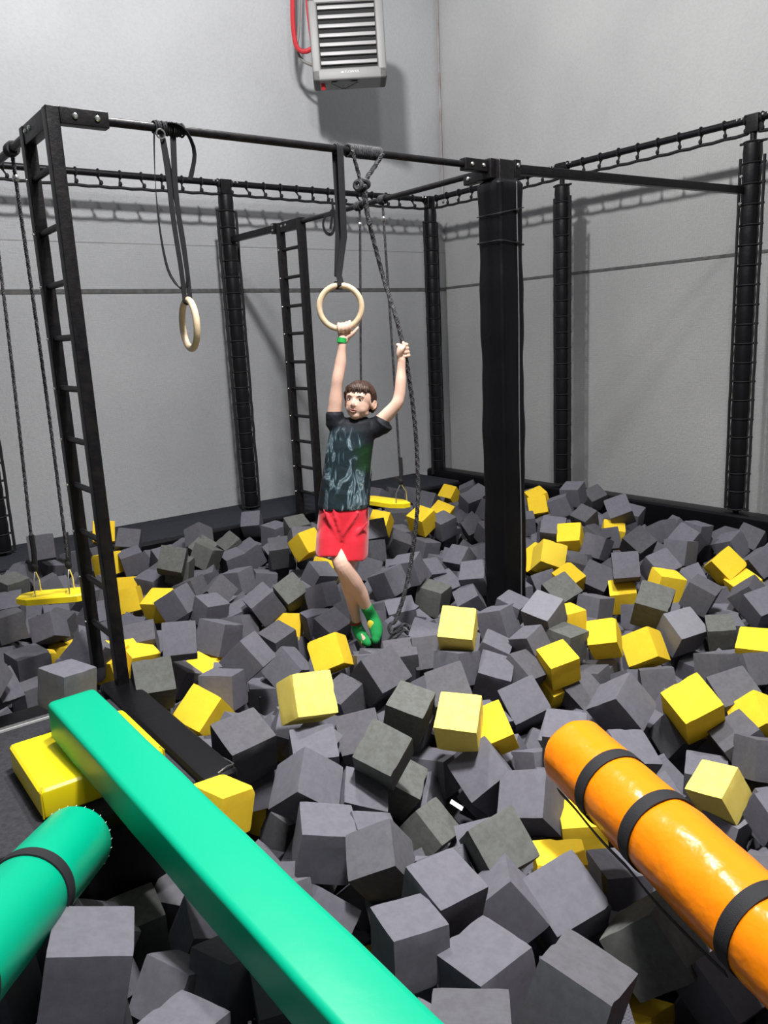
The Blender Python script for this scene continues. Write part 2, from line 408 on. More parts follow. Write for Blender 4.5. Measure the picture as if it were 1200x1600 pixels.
def net_rail(a, b, label):
    a = Vector(a); b = Vector(b); t = empty('net_rail', (a + b) / 2, label, 'rail', 'top rails the net hangs from')
    MB().tube([a, b], .026, 12).build('tube', M['sleeve'], t)
    d = (b - a); L = d.length; d.normalize()
    rope = []; n = int(L / .165)
    for i in range(n * 2 + 1):
        s_ = L * i / (n * 2); rope.append(a + d * s_ + Vector((0, 0, -.088 - (.006 if i % 2 else 0) - .008 * math.sin(PI * i / (2 * n)))))
    nn = Vector((-d.y, d.x, 0))
    for i in range(n + 1):
        p = a + d * (L * i / n if 0 < i < n else (.02 if i == 0 else L - .02))
        ties = MB(); ties.torus(p, .030, .007, d, 14, 5)
        o = random.uniform(-.015, .015)
        ties.tube([p + nn * .005 + Vector((0, 0, -.028)), p + d * (.006 + o) + Vector((0, 0, -.06)), p + d * o + Vector((0, 0, -.095))], .008, 5)
        ties.ellipsoid(p + d * (o + .01) - nn * .01 + Vector((0, 0, -.07)), (.015, .015, .018), None, 8, 5)
        ties.build('tie', M['net'], t)
    MB().tube(rope, .0125, 7).build('edge_rope', M['net'], t)
    return t
net_rail((-1.5, YN, ZT), (1.20, YN, ZT), 'black net rail at the upper left, running out of the frame')
net_rail((1.28, YN, ZT), (3.36, YN, ZT), 'black net rail between the left two posts of the back wall')
net_rail((3.44, YN, ZT), (5.66, YN, ZT), 'black net rail from the ladder-side post to the room corner')
net_rail((XN, 6.52, ZT), (XN, 4.90, ZT), 'black net rail on the right wall, nearest the corner')
net_rail((XN, 4.82, ZT), (XN, 3.20, ZT), 'black net rail on the right wall, rising to the frame border')
net_rail((XN, 3.12, ZT), (XN, .9, ZT), 'black net rail leaving the frame at the upper right')
def net_sheet(a, b, z0, z1, label):
    a = Vector(a); b = Vector(b); n = 24; k = 20
    me = bpy.data.meshes.new('safety_net'); vs = []; fs = []; uvs = []
    d = (b - a); L = d.length; nn = Vector((-d.y, d.x, 0)).normalized()
    for j in range(k + 1):
        for i in range(n + 1):
            u = i / n; v = j / k
            off = .02 * math.sin(u * 9 + v * 2) * math.sin(PI * u) * math.sin(PI * v)
            vs.append(tuple(a + d * u + nn * off + Vector((0, 0, z0 + (z1 - z0) * v))))
    for j in range(k):
        for i in range(n): q = j * (n + 1) + i; fs.append((q, q + 1, q + n + 2, q + n + 1))
    me.from_pydata(vs, [], fs); ul = me.uv_layers.new(name='UVMap')
    for lo in me.loops:
        i = lo.vertex_index; ul.data[lo.index].uv = ((i % (n + 1)) / n * L, (i // (n + 1)) / k * (z1 - z0))
    me.materials.append(M['netting']); me.shade_smooth()
    o = bpy.data.objects.new('safety_net', me); col.objects.link(o)
    tag(o, label, 'net', 'fine black nets hung in front of the walls')
net_sheet((-1.5, YN, 0), (1.16, YN, 0), 0, 2.71, 'fine black net before the left wall, at the frame border')
net_sheet((1.32, YN, 0), (3.32, YN, 0), 0, 2.71, 'fine black net before the left wall behind the near ladder')
net_sheet((3.48, YN, 0), (5.62, YN, 0), 0, 2.71, 'fine black net before the left wall behind the boy')
net_sheet((XN, 6.50, 0), (XN, 4.94, 0), 0.03, 2.71, 'fine black net on the right wall behind the thick pillar')
net_sheet((XN, 4.78, 0), (XN, 3.24, 0), 0.03, 2.71, 'fine black net on the right wall between the two right posts')
net_sheet((XN, 3.08, 0), (XN, .9, 0), 0.03, 2.71, 'fine black net at the right frame border')

# ------------------------------------------------------------------ steel rig
ZB = 2.335
def ladder(x, y0, y1, zb, zt, zs, w, label, name='steel_ladder'):
    t = empty(name, (x, (y0 + y1) / 2, zb), label, 'ladder')
    for y in (y0, y1): MB().bar((x, y, zb), (x, y, zt), w).build('stile', M['steel'], t)
    for z in zs:
        MB().tube([(x, y0 + w * .4, z), (x, y1 - w * .4, z)], .0135, 10).build('rung', M['steel'], t)
        bolt_mb((x - w / 2, y1, z), (-1, 0, 0), .0055).build('bolt', M['bolt'], t)
    MB().box((x - .022, y0 + w / 2, zt - .075), (x + .022, y1 - w / 2, zt), None, .004).build('top_plate', M['steel'], t)
    for q in (.06, .12): bolt_mb((x - .022, y1 - q, zt - .03), (-1, 0, 0), .010).build('bolt', M['bolt'], t)
    return t
zr = [2.159, 1.942, 1.727, 1.509, 1.297, 1.073, 0.867, 0.652, 0.435, 0.216]
ladder(1.03, 3.37, 3.71, -.02, 2.365, zr, .052, 'tall black steel ladder standing at the left of the pit')
ladder(3.43, 5.46, 5.77, -.25, 2.365, [2.16, 1.945, 1.725, 1.511, 1.287, 1.075, 0.85, 0.643, 0.428, 0.215], .055, 'narrower-looking black steel ladder behind the boy')

def bracket(t, p, d, L=.19, n=(0, -1, 0), h=.062):
    p = Vector(p); d = Vector(d); MB().bar(p, p + d * L, .05, h).build('bracket', M['steel'], t)
    n = Vector(n); q = p + d * L * .3; q2 = p + d * L * .75
    for z in (q, q2): bolt_mb(z + n * .026, n, .011).build('bolt', M['bolt'], t)
t = empty('crossbar', (2.2, 3.37, ZB), 'black round bar the rings hang from, near ladder to pillar', 'bar')
MB().tube([(1.2, 3.37, ZB), (3.26, 3.37, ZB)], .0175, 14).build('tube', M['steel'], t)
bracket(t, (1.056, 3.37, ZB), (1, 0, 0)); bracket(t, (3.35, 3.37, ZB), (-1, 0, 0))
t = empty('crossbar', (3.43, 4.4, ZB), 'black round bar holding the far swing, pillar to far ladder', 'bar')
MB().tube([(3.43, 3.6, ZB), (3.43, 5.44, ZB)], .0175, 14).build('tube', M['steel'], t)
bracket(t, (3.43, 3.46, ZB - .02), (0, 1, 0), .17, (-1, 0, 0))
t = empty('crossbar', (3.43, 6.1, ZB), 'short square bar from the far ladder to the net post', 'bar')
MB().bar((3.43, 5.86, ZB), (3.41, 6.54, ZB), .05).build('tube', M['steel'], t)
MB().box((3.39, 5.80, ZB - .045), (3.47, 5.85, ZB + .035), None, .004).build('end_plate', M['steel'], t)
for z in (-.02, .02): bolt_mb((3.39, 5.82, ZB + z), (-1, 0, 0), .009).build('bolt', M['bolt'], t)
t = empty('crossbar', (4.6, 3.37, ZB), 'square black bar from the thick pillar to the right net post', 'bar')
MB().bar((3.53, 3.36, ZB + .0), (5.66, 3.20, ZB), .05).build('tube', M['steel'], t)
MB().box((3.515, 3.32, ZB - .05), (3.56, 3.40, ZB + .045), None, .004).build('end_plate', M['steel'], t)
bolt_mb((3.535, 3.32, ZB + .015), (0, -1, 0), .012).build('bolt', M['bolt'], t)
for z in (-.09, .09): bolt_mb((5.655, 3.20, ZB + z), (-1, 0, 0), .012).build('bolt', M['bolt'], t)
t = empty('crossbar', (1.03, 5.1, ZB), 'black round bar running back from the near ladder over the left swing', 'bar')
MB().tube([(1.03, 3.74, ZB), (1.03, 6.56, ZB)], .018, 14).build('tube', M['steel'], t)

# thick padded pillar
PX, PY = 3.43, 3.36
t = empty('padded_pillar', (PX, PY, -.6), 'thick square pillar wrapped in black padding, standing in the cubes', 'pillar')
MB().box((PX - .06, PY - .06, -.6), (PX + .06, PY + .06, 2.37), None, .012).build('steel_post', M['steel'], t)
mb = MB()
segs = []
z = -.6
while z < 2.25:
    z2 = min(z + .62, 2.26)
    segs.append((z, z2)); z = z2
bm_ = MB()
ring = []
def rrect(w, r, n=6):
    out = []
    for cx, cy, a0 in ((w - r, w - r, 0), (-(w - r), w - r, 90), (-(w - r), -(w - r), 180), (w - r, -(w - r), 270)):
        for k in range(n + 1):
            a = math.radians(a0 + 90 * k / n); out.append((cx + r * math.cos(a), cy + r * math.sin(a)))
    return out
zs = []; ws = []
z = -.6
while z < 2.255:
    zs.append(z); ws.append(.094 + .0025 * math.sin(z * 9) + .0015 * math.sin(z * 23)); z += .04
zs += [2.256, 2.268]; ws += [.088, .07]
base = rrect(1, .28); n = len(base); vs = []; fs = []
for z, w_ in zip(zs, ws):
    for (bx, by) in base: vs.append((PX + bx * w_, PY + by * w_, z))
for i in range(len(zs) - 1):
    for k in range(n): fs.append((i * n + k, i * n + (k + 1) % n, (i + 1) * n + (k + 1) % n, (i + 1) * n + k))
fs.append(tuple(range(n))[::-1]); fs.append(tuple((len(zs) - 1) * n + k for k in range(n)))
MB().add(vs, fs).build('padding', M['vinyl_black'], t)
mb = MB().tube([(PX + .035 + .003 * math.sin(z * 5), PY - .0965, z) for z in [2.25 - q * .05 for q in range(56)]], .0035, 6)
mb.build('seam', mat('grey_thread', (.16, .16, .17), .7), t)
for z, a in ((2.10, .02), (1.93, -.01)):
    mb = MB().tube([Vector((PX + bx * .1, PY + by * .1, z + a * bx)) for bx, by in base + base[:1]], .003, 6, False)
    mb.ellipsoid((PX + .03, PY - .103, z), (.014, .008, .01), None, 10, 6)
    mb.build('tie', M['web'], t)
MB().box((PX - .10, PY - .03, 2.27), (PX + .03, PY + .1, 2.375), None, .008).build('cap_joint', M['steel'], t)

# ------------------------------------------------------------------ rings and straps
def wrapcoil(mb, c, ax, R_, r, n, w):
    c = Vector(c); ax = Vector(ax)
    for i in range(n): mb.torus(c + ax * (w * (i / max(1, n - 1) - .5)), R_ + .002 * (i % 2), r, ax + Vector((.1 * math.sin(i * 2.3), .12 * math.cos(i * 1.7), .1)) * .5, 20, 6)
    return mb
def gym_ring(c, ax, label):
    t = empty('gym_ring', c, label, 'ring', 'wooden gym rings on black straps')
    MB().torus(c, .1035, .0145, ax, 56, 14).build('hoop', M['wood'], t)
    return t
bY = 3.37
# gripped ring
gc = ony(532, 480, bY - .02)
rB = gym_ring(gc, FH, 'wooden gym ring facing forward, held by the boy')
top = Vector((gc.x, gc.y, gc.z + .1035))
MB().ribbon([(top.x, top.y + .012, top.z + .02), (top.x, top.y + .02, top.z - .0), (top.x, top.y + .004, top.z - .018), (top.x, top.y - .018, top.z), (top.x - .002, top.y - .004, top.z + .05), (2.345, bY - .02, ZB - .4), (2.35, bY - .022, ZB - .02), (2.35, bY - .02, ZB + .012), (2.35, bY, ZB + .022), (2.35, bY + .022, ZB), (2.35, bY + .02, ZB - .3), (top.x, top.y + .012, top.z + .04)], .036, .003, (1, 0, 0)).build('strap', M['web'], rB)
mb = MB(); wrapcoil(mb, (2.35, bY, ZB), (1, 0, 0), .021, .003, 3, .03); mb.build('buckle_wrap', M['web'], rB)
# loose ring, seen edge-on
ga = ony(296, 507, bY)
rA = gym_ring(ga, (math.cos(math.radians(-7)), math.sin(math.radians(-7)), .0), 'wooden gym ring hanging free, turned edge-on, left of the boy')
tp = Vector((ga.x, ga.y, ga.z + .1035))
def rib(px, name, w=.026, wd=(1, .2, 0), Y=bY, z=0):
    P = resample([ony(a, b, Y) for a, b in px], .03); L = len(P)
    wds = []
    for i in range(L):
        a = wd[3] * i / L if len(wd) > 3 else 0
        wds.append(Vector((wd[0] * math.cos(a) - wd[1] * math.sin(a), wd[0] * math.sin(a) + wd[1] * math.cos(a), 0)))
    MB().ribbon(P, w, .003, wds).build(name, M['web'], rA)
rib([(241, 208), (241, 232), (243, 290), (250, 360), (262, 420), (278, 447), (288, 451), (293, 440), (290, 410), (281, 350), (274, 290), (270, 205)], 'strap', .026, (.2, 1, 0, -1.4))
rib([(253, 210), (262, 270), (272, 350), (283, 420), (289, 472)], 'strap', .024, (1, .1, 0, .3), bY - .015)
rib([(297, 466), (292, 420), (284, 360), (270, 290), (256, 215)], 'strap', .024, (1, .3, 0, .4), bY + .02)
rib([(262, 192), (275, 194), (289, 203), (301, 225), (304, 245), (300, 268), (297, 281)], 'strap_tail', .024, (.3, 1, 0, 1.0), bY - .03)
mb = MB(); wrapcoil(mb, (1.50, bY, ZB), (1, 0, 0), .023, .0045, 12, .12); mb.build('buckle_wrap', M['web'], rA)
b_ = MB(); b_.torus(ony(251, 209, bY - .03), .018, .0035, (0, 1, 0), 16, 6); b_.build('buckle', M['bolt'], rA)
b_ = MB(); b_.torus((tp.x, tp.y, tp.z), .018, .004, (0, 1, .0), 16, 6); b_.build('strap_end', M['web'], rA)
# spare strap loops behind
sp_ = MB(); P = [onx(a, b, 3.40) for a, b in [(519, 310), (519, 330), (508, 338), (505, 352), (510, 364), (519, 365), (523, 350), (521, 325), (518, 345), (516, 358)]]
sp_.ribbon(resample(P, .02), .024, .003, (0, 1, 0)); sp_.torus((3.43, onx(519, 322, 3.43).y, ZB), .022, .005, (0, 1, 0), 16, 6)
o = sp_.build('strap_loop', M['web']); tag(o, 'black webbing loop knotted on the bar behind the held ring', 'strap')

# ------------------------------------------------------------------ climbing rope
mb = MB()
k1 = ony(565, 290, bY - .03)
t = empty('climbing_rope', (2.5, bY, ZB), 'thick black climbing rope knotted on the bar, gripped by the boy', 'rope')
wrapcoil(MB(), (0, 0, 0), (1, 0, 0), .02, .005, 2, .1)
coil = MB()
for i in range(17):
    x_ = 2.41 + i * .0115; coil.torus((x_, bY, ZB), .026, .0065, (1, .25, .1 * math.sin(i)), 18, 6)
coil.build('coil', M['rope'], t)
MB().rope([(2.415, bY - .028, ZB - .005), k1.lerp(Vector((2.415, bY - .028, ZB)), .5), k1], .0105).build('sling', M['rope'], t)
MB().rope([(2.60, bY - .028, ZB - .005), k1.lerp(Vector((2.60, bY - .028, ZB)), .5) + Vector((.004, 0, 0)), k1], .0125).build('sling', M['rope'], t)
kn = MB()
for dx, dz, a in ((-.02, .0, 0), (.02, .01, 1), (0, -.015, 2)): kn.torus(k1 + Vector((dx, 0, dz)), .018, .012, (1 - a * .5, .4, a * .4), 16, 8)
kn.build('knot', M['rope'], t)
HR = at(631, 548, 4.06)      # right hand grip
rp = [k1, ony(571, 320, bY - .03), ony(578, 352, bY - .04), ony(598, 430, bY - .05), at(617, 490, 4.09), at(626.5, 525, 4.065), HR + RH * .002, at(640, 595, 4.08), at(648, 660, 4.10), at(652, 720, 4.12), at(653, 775, 4.12), at(649, 830, 4.12), at(641, 885, 4.12), at(630, 935, 4.08), at(617, 972, 4.04)]
MB().rope(rp, .0125).build('rope', M['rope'], t)
MB().rope([k1 + Vector((.012, -.01, 0)), ony(573, 320, bY - .04) , ony(577, 352, bY - .06)], .0115).build('rope', M['rope'], t)
kn = MB(); kp = at(617, 985, 4.0)
kn.rope([at(617, 972, 4.04), at(608, 978, 4.02), at(612, 990, 4.0), at(624, 984, 3.98), at(630, 976, 4.0), at(640, 980, 4.02), at(645, 984, 4.03), at(638, 990, 4.02), at(630, 984, 3.99), at(620, 994, 3.97), at(612, 999, 3.96)], .0115)
kn.ellipsoid(at(642, 981, 4.02), (.02, .018, .016), None, 10, 6)
kn.build('end_knot', M['rope'], t)

# ------------------------------------------------------------------ swings
def swing(c, ax, L, att, tilt, bar_x, tops, label):
    c = Vector(c); ax = Vector(ax).normalized(); cr = Vector((-ax.y, ax.x, 0))
    t = empty('swing', c, label, 'swing', 'rope swings with yellow seats')
    out = [(-L, -.03), (-L * .66, -.075), (L * .66, -.075), (L, -.03), (L, .03), (L * .66, .075), (-L * .66, .075), (-L, .03)]
    vs = []; fs = []
    for ins, dz in ((.0, -.018), (0, .012), (.06, .019)):
        for a, q_ in out: vs.append(c + ax * a * (1 - ins) + cr * q_ * (1 - ins * 1.5) + Vector((0, 0, dz + tilt * a)))
    nb = len(out)
    for r_ in range(2):
        for k in range(nb): fs.append((r_ * nb + k, r_ * nb + (k + 1) % nb, (r_ + 1) * nb + (k + 1) % nb, (r_ + 1) * nb + k))
    fs.append(tuple(range(nb))[::-1]); fs.append(tuple(2 * nb + k for k in range(nb)))
    MB().add(vs, fs).build('seat', M['seat'], t, ang=25)
    for sg, yt in ((-1, tops[0]), (1, tops[1])):
        p = c + ax * att * sg + Vector((0, 0, tilt * att * sg)); apex = p + Vector((0, 0, .145))
        def q3(s_, z): return p + cr * s_ + Vector((0, 0, z))
        wr = MB(); wr.tube([q3(-.05, 0), q3(-.047, .085), apex - cr * .008 - Vector((0, 0, .004)), apex + cr * .008 - Vector((0, 0, .004)), q3(.047, .085), q3(.05, 0)], .0038, 8)
        wr.build('wire_bracket', M['bolt'], t)
        k_ = MB(); k_.ellipsoid(apex + Vector((0, 0, .02)), (.018, .018, .026), None, 10, 8); k_.tube([apex, apex + Vector((.008, .0, .10)), apex + Vector((.008, .004, .19))], .014, 8)
        k_.tube([apex + Vector((0, .01, .03)), apex + Vector((-.03, .03, .05))], .010, 6)
        k_.build('splice_knot', M['net'], t)
        top_ = Vector((bar_x, yt, ZB - .02)); a0 = apex + Vector((0, 0, .02)); mid = a0.lerp(top_, .5) + Vector((.008, .01, 0))
        MB().rope([a0, mid, top_ + Vector((0, 0, -.12)), top_], .0095).build('rope', M['rope'], t)
        c_ = MB()
        for i in range(4): c_.torus((bar_x, yt + (i - 1.5) * .014, ZB), .024, .008, (.15 * (i % 2), 1, .2), 16, 6)
        c_.build('top_loop', M['rope'], t)
        s_ = MB(); s_.ellipsoid(top_ + Vector((0, 0, -.10)), (.016, .016, .018), None, 12, 8); s_.build('shackle', M['bolt'], t)
    return t
swing((1.02, 4.27, .205), (.86, -.50, 0), .19, .085, 0, 1.03, (4.46, 3.98), 'yellow swing seat hanging left of the near ladder')
swing((3.43, 4.605, .275), (0, 1, 0), .295, .235, -.047, 3.43, (4.43, 4.70), 'yellow swing seat hanging behind the boy')

# ------------------------------------------------------------------ heater on the left wall
hc = at(543, 58, 7.5); 
FHh = Vector((hc.x, hc.y, 0)).normalized(); rz = math.atan2(FHh.y, FHh.x) - PI / 2
HM = Matrix.Translation(hc) @ Matrix.Rotation(rz + .02, 4, 'Z') @ Matrix.Rotation(math.radians(-1.0), 4, 'Y')
t = empty('wall_heater', hc, 'grey fan heater with dark louvres mounted high on the left wall', 'heater')
w2, h2, dp = .318, .325, .30
def hb(lo, hi, name, m, bev=0):
    return MB().box(lo, hi, HM, bev).build(name, m, t)
fr = MB()
fr.box((-w2, 0, -h2), (-w2 + .075, dp, h2), HM, .02); fr.box((w2 - .075, 0, -h2), (w2, dp, h2), HM, .02)
fr.box((-w2, 0, h2 - .055), (w2, dp, h2), HM, .02); fr.box((-w2, 0, -h2), (w2, dp, -h2 + .095), HM, .02)
fr.box((-w2 + .02, .10, -h2 + .02), (w2 - .02, dp + .02, h2 - .02), HM, .01)
fr.build('casing', M['heater'], t)
hb((-w2 + .06, .03, -h2 + .07), (w2 - .06, .11, h2 - .04), 'grille_recess', M['black'])
for i in range(7):
    z = h2 - .088 - i * .071
    hb((-w2 + .078, .004, z - .014), (w2 - .078, .05, z + .015), 'louvre', M['slat'], .004)
tc_ = bpy.data.curves.new('lettering', 'FONT'); tc_.body = 'FLOWAIR'; tc_.size = .028; tc_.extrude = .0008; tc_.align_x = 'CENTER'
to = bpy.data.objects.new('lettering', tc_); col.objects.link(to)
to.matrix_world = HM @ Matrix.Translation((.02, -.002, -h2 + .048)) @ Matrix.Rotation(PI / 2, 4, 'X')
dg = bpy.context.evaluated_depsgraph_get(); me = bpy.data.meshes.new_from_object(to.evaluated_get(dg)); mw = to.matrix_world.copy(); bpy.data.objects.remove(to)
me.materials.clear(); me.materials.append(M['lettering']); me.transform(mw); me.transform(Matrix.Translation(-hc))
lo_ = bpy.data.objects.new('lettering', me); col.objects.link(lo_); lo_.parent = t
hb((-.075, -.001, -h2 + .051), (-.052, .003, -h2 + .062), 'lettering', M['lettering'])
mb = MB(); mb.bar(HM @ Vector((-.16, .05, -h2)), HM @ Vector((-.06, .05, -h2 - .05)), .02, .03); mb.bar(HM @ Vector((-.06, .05, -h2 - .05)), HM @ Vector((.06, .05, -h2)), .02, .03)
mb.bar(HM @ Vector((-.05, dp, .1)), HM @ Vector((-.05, dp + .38, .1)), .04); mb.bar(HM @ Vector((-.05, dp, -.15)), HM @ Vector((-.05, dp + .38, -.15)), .04)
mb.build('bracket', M['black'], t)
hp = lambda px, D=7.62: at(px[0], px[1], D)
tb = MB().tube(resample([hp((456, -60)), hp((457, 0)), hp((458, 40)), hp((463, 72)), hp((474, 81)), hp((488, 76))], .04), .021, 10)
o = tb.build('red_pipe', M['redpipe']); tag(o, 'thick red pipe looping down into the heater from above', 'pipe')
tb = MB().tube(resample([hp((478, -60), 7.6), hp((479, 0), 7.6), hp((483, 40), 7.6), hp((487, 70), 7.6)], .04), .010, 8)
o = tb.build('red_pipe', M['redpipe']); tag(o, 'thin red hose close beside the heater casing', 'pipe')
tb = MB().tube(resample([hp((468, -60), 7.7), hp((467, 40), 7.7), hp((464, 75), 7.7), hp((472, 94), 7.7), hp((490, 103), 7.7)], .04), .013, 8)
o = tb.build('grey_pipe', M['greypipe']); tag(o, 'grey insulated pipe curving in under the red pipe', 'pipe')
tb = MB().tube([HM @ Vector((-.24, .1, -h2 + .01)), HM @ Vector((-.235, .12, -h2 - .04))], .022, 10)
o = tb.build('pipe_stub', M['redpipe'], t)

# ------------------------------------------------------------------ island platform
t = empty('island_platform', (0, 2.9, -.85), 'dark carpeted platform at the left with black padded edge', 'platform')
MB().box((-1.6, 2.42, -.85), (.955, 3.30, -.012), None, .01).build('deck', M['carpet'], t)
def pad(a, b, name='edge_pad'): return MB().box(a, b, None, .028).build(name, M['vinyl_black'], t)
pad((.945, 2.36, -.45), (1.085, 3.44, .012)); pad((-1.6, 3.30, -.45), (.94, 3.44, -.0)); pad((-1.6, 2.33, -.45), (.94, 2.425, -.01))
MB().box((-1.6, 3.285, -.012), (.90, 3.293, -.004)).build('edge_strip', mat('worn_edge_strip', (.45, .45, .45), .7), t)
mb = MB().tube(resample([(1.01, 2.375, .012), (1.05, 2.38, .022), (1.08, 2.40, .01), (1.087, 2.5, -.01)], .02), .004, 6); mb.build('piping', mat('glossy_piping', (.05, .05, .05), .2), t)

# yellow vinyl block and beams
def obox(name, corner, ux, uy, h, m, label, cat, bev, crown=0):
    pass
c0 = Vector((.475, 2.515)); 
t = tag(MB().box((.468, 2.515, -.006), (.886, 2.925, .100), None, .022).build('vinyl_block', M['yvinyl'], origin=(.68, 2.72, 0)), 'glossy yellow vinyl block under the green beam', 'block')
sm_m = mat('yellow_seam', (.6, .45, .01), .5)
for (a, b) in (((.472, 2.519), 0), ((.882, 2.519), 0)):
    sm_ = MB(); sm_.tube([(a[0], a[1], .0), (a[0], a[1], .09), (a[0] + (.01 if a[0] < .6 else -.01), a[1] + .012, .104)], .003, 6)
    sm_.build('seam', sm_m, t)

A_ = Vector((.762, 2.826, .262)); B_ = Vector((.841, 1.202, .15)); d = (B_ - A_).normalized()
side = d.cross(Vector((0, 0, 1))).normalized()      # points to -x or +x
if (side.x > 0): side = -side
upv = side.cross(d).normalized(); upv = upv if upv.z > 0 else -upv
Lb = 2.75; wb, hb_ = .172, .142
# lofted beam with soft corners
prof = []
for bx, by in rrect(1, .22, 5): prof.append((bx, by))
vs = []; fs = []; n = len(prof)
st = [(0, .80), (.006, .93), (.018, .99), (.04, 1.0)] + [(.1 + i * .12, 1 + .01 * math.sin(i * 1.7)) for i in range(22)] + [(Lb - .02, 1), (Lb, .9)]
for s_, k_ in st:
    cc = A_ + d * s_ + side * wb / 2 - upv * hb_ / 2
    for bx, by in prof: vs.append(cc + side * bx * wb / 2 * k_ + upv * by * hb_ / 2 * k_)
for i in range(len(st) - 1):
    for k in range(n): fs.append((i * n + k, i * n + (k + 1) % n, (i + 1) * n + (k + 1) % n, (i + 1) * n + k))
fs.append(tuple(range(n))[::-1]); fs.append(tuple((len(st) - 1) * n + k for k in range(n)))
o = MB().add(vs, fs).build('vinyl_beam', M['green'], origin=A_ + d * Lb / 2, ang=50); tag(o, 'long green vinyl-covered beam slanting across the foreground', 'beam')

def roll(name, a, b, r, L, m, label, bands, wrinkle, cat='roll', stitch=False):
    a = Vector(a); b = Vector(b); d = (b - a).normalized(); u = d.orthogonal().normalized(); v = d.cross(u)
    t = empty(name, a, label, cat)
    N = 44; S = int(L / .018); vs = []; fs = []
    st = [(-.006, .0), (-.006, .55), (-.005, .85), (.0, .955), (.01, 1)] + [(.02 + i * .018, 1) for i in range(S)] + [(L, .98), (L + .01, .5), (L + .01, 0.001)]
    for s_, k_ in st:
        pinch = 0
        for bd in bands: pinch += .03 * math.exp(-((s_ - bd) / .03) ** 2)
        for k in range(N):
            an = 2 * PI * k / N
            wr = wrinkle * (noise.noise(Vector((s_ * 22, math.cos(an) * 1.2, math.sin(an) * 1.2))) * .6 + noise.noise(Vector((s_ * 7, math.cos(an) * 2, math.sin(an) * 2 + 5)))) if k_ > .9 else 0
            rr = r * (k_ - pinch) + wr
            vs.append(a + d * s_ + (u * math.cos(an) + v * math.sin(an)) * rr)
    for i in range(len(st) - 1):
        for k in range(N): fs.append((i * N + k, i * N + (k + 1) % N, (i + 1) * N + (k + 1) % N, (i + 1) * N + k))
    MB().add(vs, fs).build('cover', m, t, ang=50)
    for bd in bands:
        q = MB(); vs = []; fs = []; w_ = .021
        for ds, dr in ((-w_, 0), (-w_, .005), (w_, .005), (w_, 0)):
            for k in range(48):
                an = 2 * PI * k / 48; vs.append(a + d * (bd + ds) + (u * math.cos(an) + v * math.sin(an)) * (r * .985 + dr))
        for i in range(3):
            for k in range(48): fs.append((i * 48 + k, i * 48 + (k + 1) % 48, (i + 1) * 48 + (k + 1) % 48, (i + 1) * 48 + k))
        q.add(vs, fs).build('strap', M['web'], t)
    return t, d, u, v
oA = Vector((1.845, 1.52, .135)); oB = Vector((1.599, .813, .10))
t, d, u, v = roll('vinyl_roll', oA, oB, .113, 1.6, M['orange'], 'orange vinyl roll with black straps at the right', [.215, .43, .80, 1.15], .0035)
# lengthwise strap hanging along the roll's underside
lf = Vector((-d.y, d.x, 0)).normalized(); lf = lf if lf.x < 0 else -lf
P = []
for s_, dd_ in ((.06, 1.0), (.15, 1.0), (.215, 1.03), (.3, 1.06), (.38, 1.05), (.43, 1.04), (.55, 1.1), (.7, 1.08), (.8, 1.04)):
    P.append(oA + d * s_ + lf * .113 * dd_ * .80 - Vector((0, 0, .113 * .72 * dd_)))
MB().ribbon(resample(P, .03), .024, .003, lf * .5 + Vector((0, 0, 1))).build('handle_strap', M['web'], t)
gA = Vector((.507, 2.290, .025)); gB = CAM + ray(0, 1447) * 1.9
t, d, u, v = roll('vinyl_roll', gA, gB, .108, 1.3, M['green'], 'green vinyl roll with a black strap at the lower left', [.33, .75], .0008)
q = MB()
for k in range(26):
    an = 2 * PI * k / 26; p = gA + d * .008 + (u * math.cos(an) + v * math.sin(an)) * .1085
    q.tube([p - d * .004, p + d * .004], .0011, 5)
q.build('stitching', mat('pale_thread', (.6, .75, .65), .7), t)

# ------------------------------------------------------------------ the boy
exec_person = True
BD = 4.05
def P_(x, y, dd=0): return at(x, y, BD + dd)
root = empty('person', P_(545, 800), 'boy in dark printed t-shirt and red shorts hanging from a ring and a rope', 'person')
def chain(mb, pts, n=16, step=.012):
    # pts: (point, radius)
    P = [Vector(p) for p, r in pts]; R_ = [r for p, r in pts]
    Q = []; q = [P[0] * 2 - P[1]] + P + [P[-1] * 2 - P[-2]]; rr = [R_[0]] + R_ + [R_[-1]]
    out = []; ro = []
    for i in range(1, len(q) - 2):
        for k in range(6):
            t = k / 6; a, b, c, d = q[i - 1], q[i], q[i + 1], q[i + 2]
            out.append(.5 * ((2 * b) + (c - a) * t + (2 * a - 5 * b + 4 * c - d) * t * t + (3 * b - a - 3 * c + d) * t ** 3))
            tt = t * t * (3 - 2 * t); ro.append(rr[i] * (1 - tt) + rr[i + 1] * tt)
    out.append(P[-1]); ro.append(R_[-1])
    mb.tube(out, ro, n); mb.ellipsoid(out[0], ro[0], None, n, 8); mb.ellipsoid(out[-1], ro[-1], None, n, 8)
def oval_loft(mb, secs, n=28):
    # secs: (center, half width along RH, half depth along FH, tilt vector)
    vs = []; fs = []
    for c, a, b in secs:
        for k in range(n):
            an = 2 * PI * k / n; cx = math.cos(an); sx = math.sin(an)
            e = 2.4
            x = math.copysign(abs(cx) ** (2 / e), cx) * a; y = math.copysign(abs(sx) ** (2 / e), sx) * b
            vs.append(Vector(c) + RT @ Vector((x, y, 0)))
    for i in range(len(secs) - 1):
        for k in range(n): fs.append((i * n + k, i * n + (k + 1) % n, (i + 1) * n + (k + 1) % n, (i + 1) * n + k))
    fs.append(tuple(range(n))[::-1]); fs.append(tuple((len(secs) - 1) * n + k for k in range(n)))
    mb.add(vs, fs)
RT = Matrix(((RH.x, FH.x, 0), (RH.y, FH.y, 0), (0, 0, 1)))
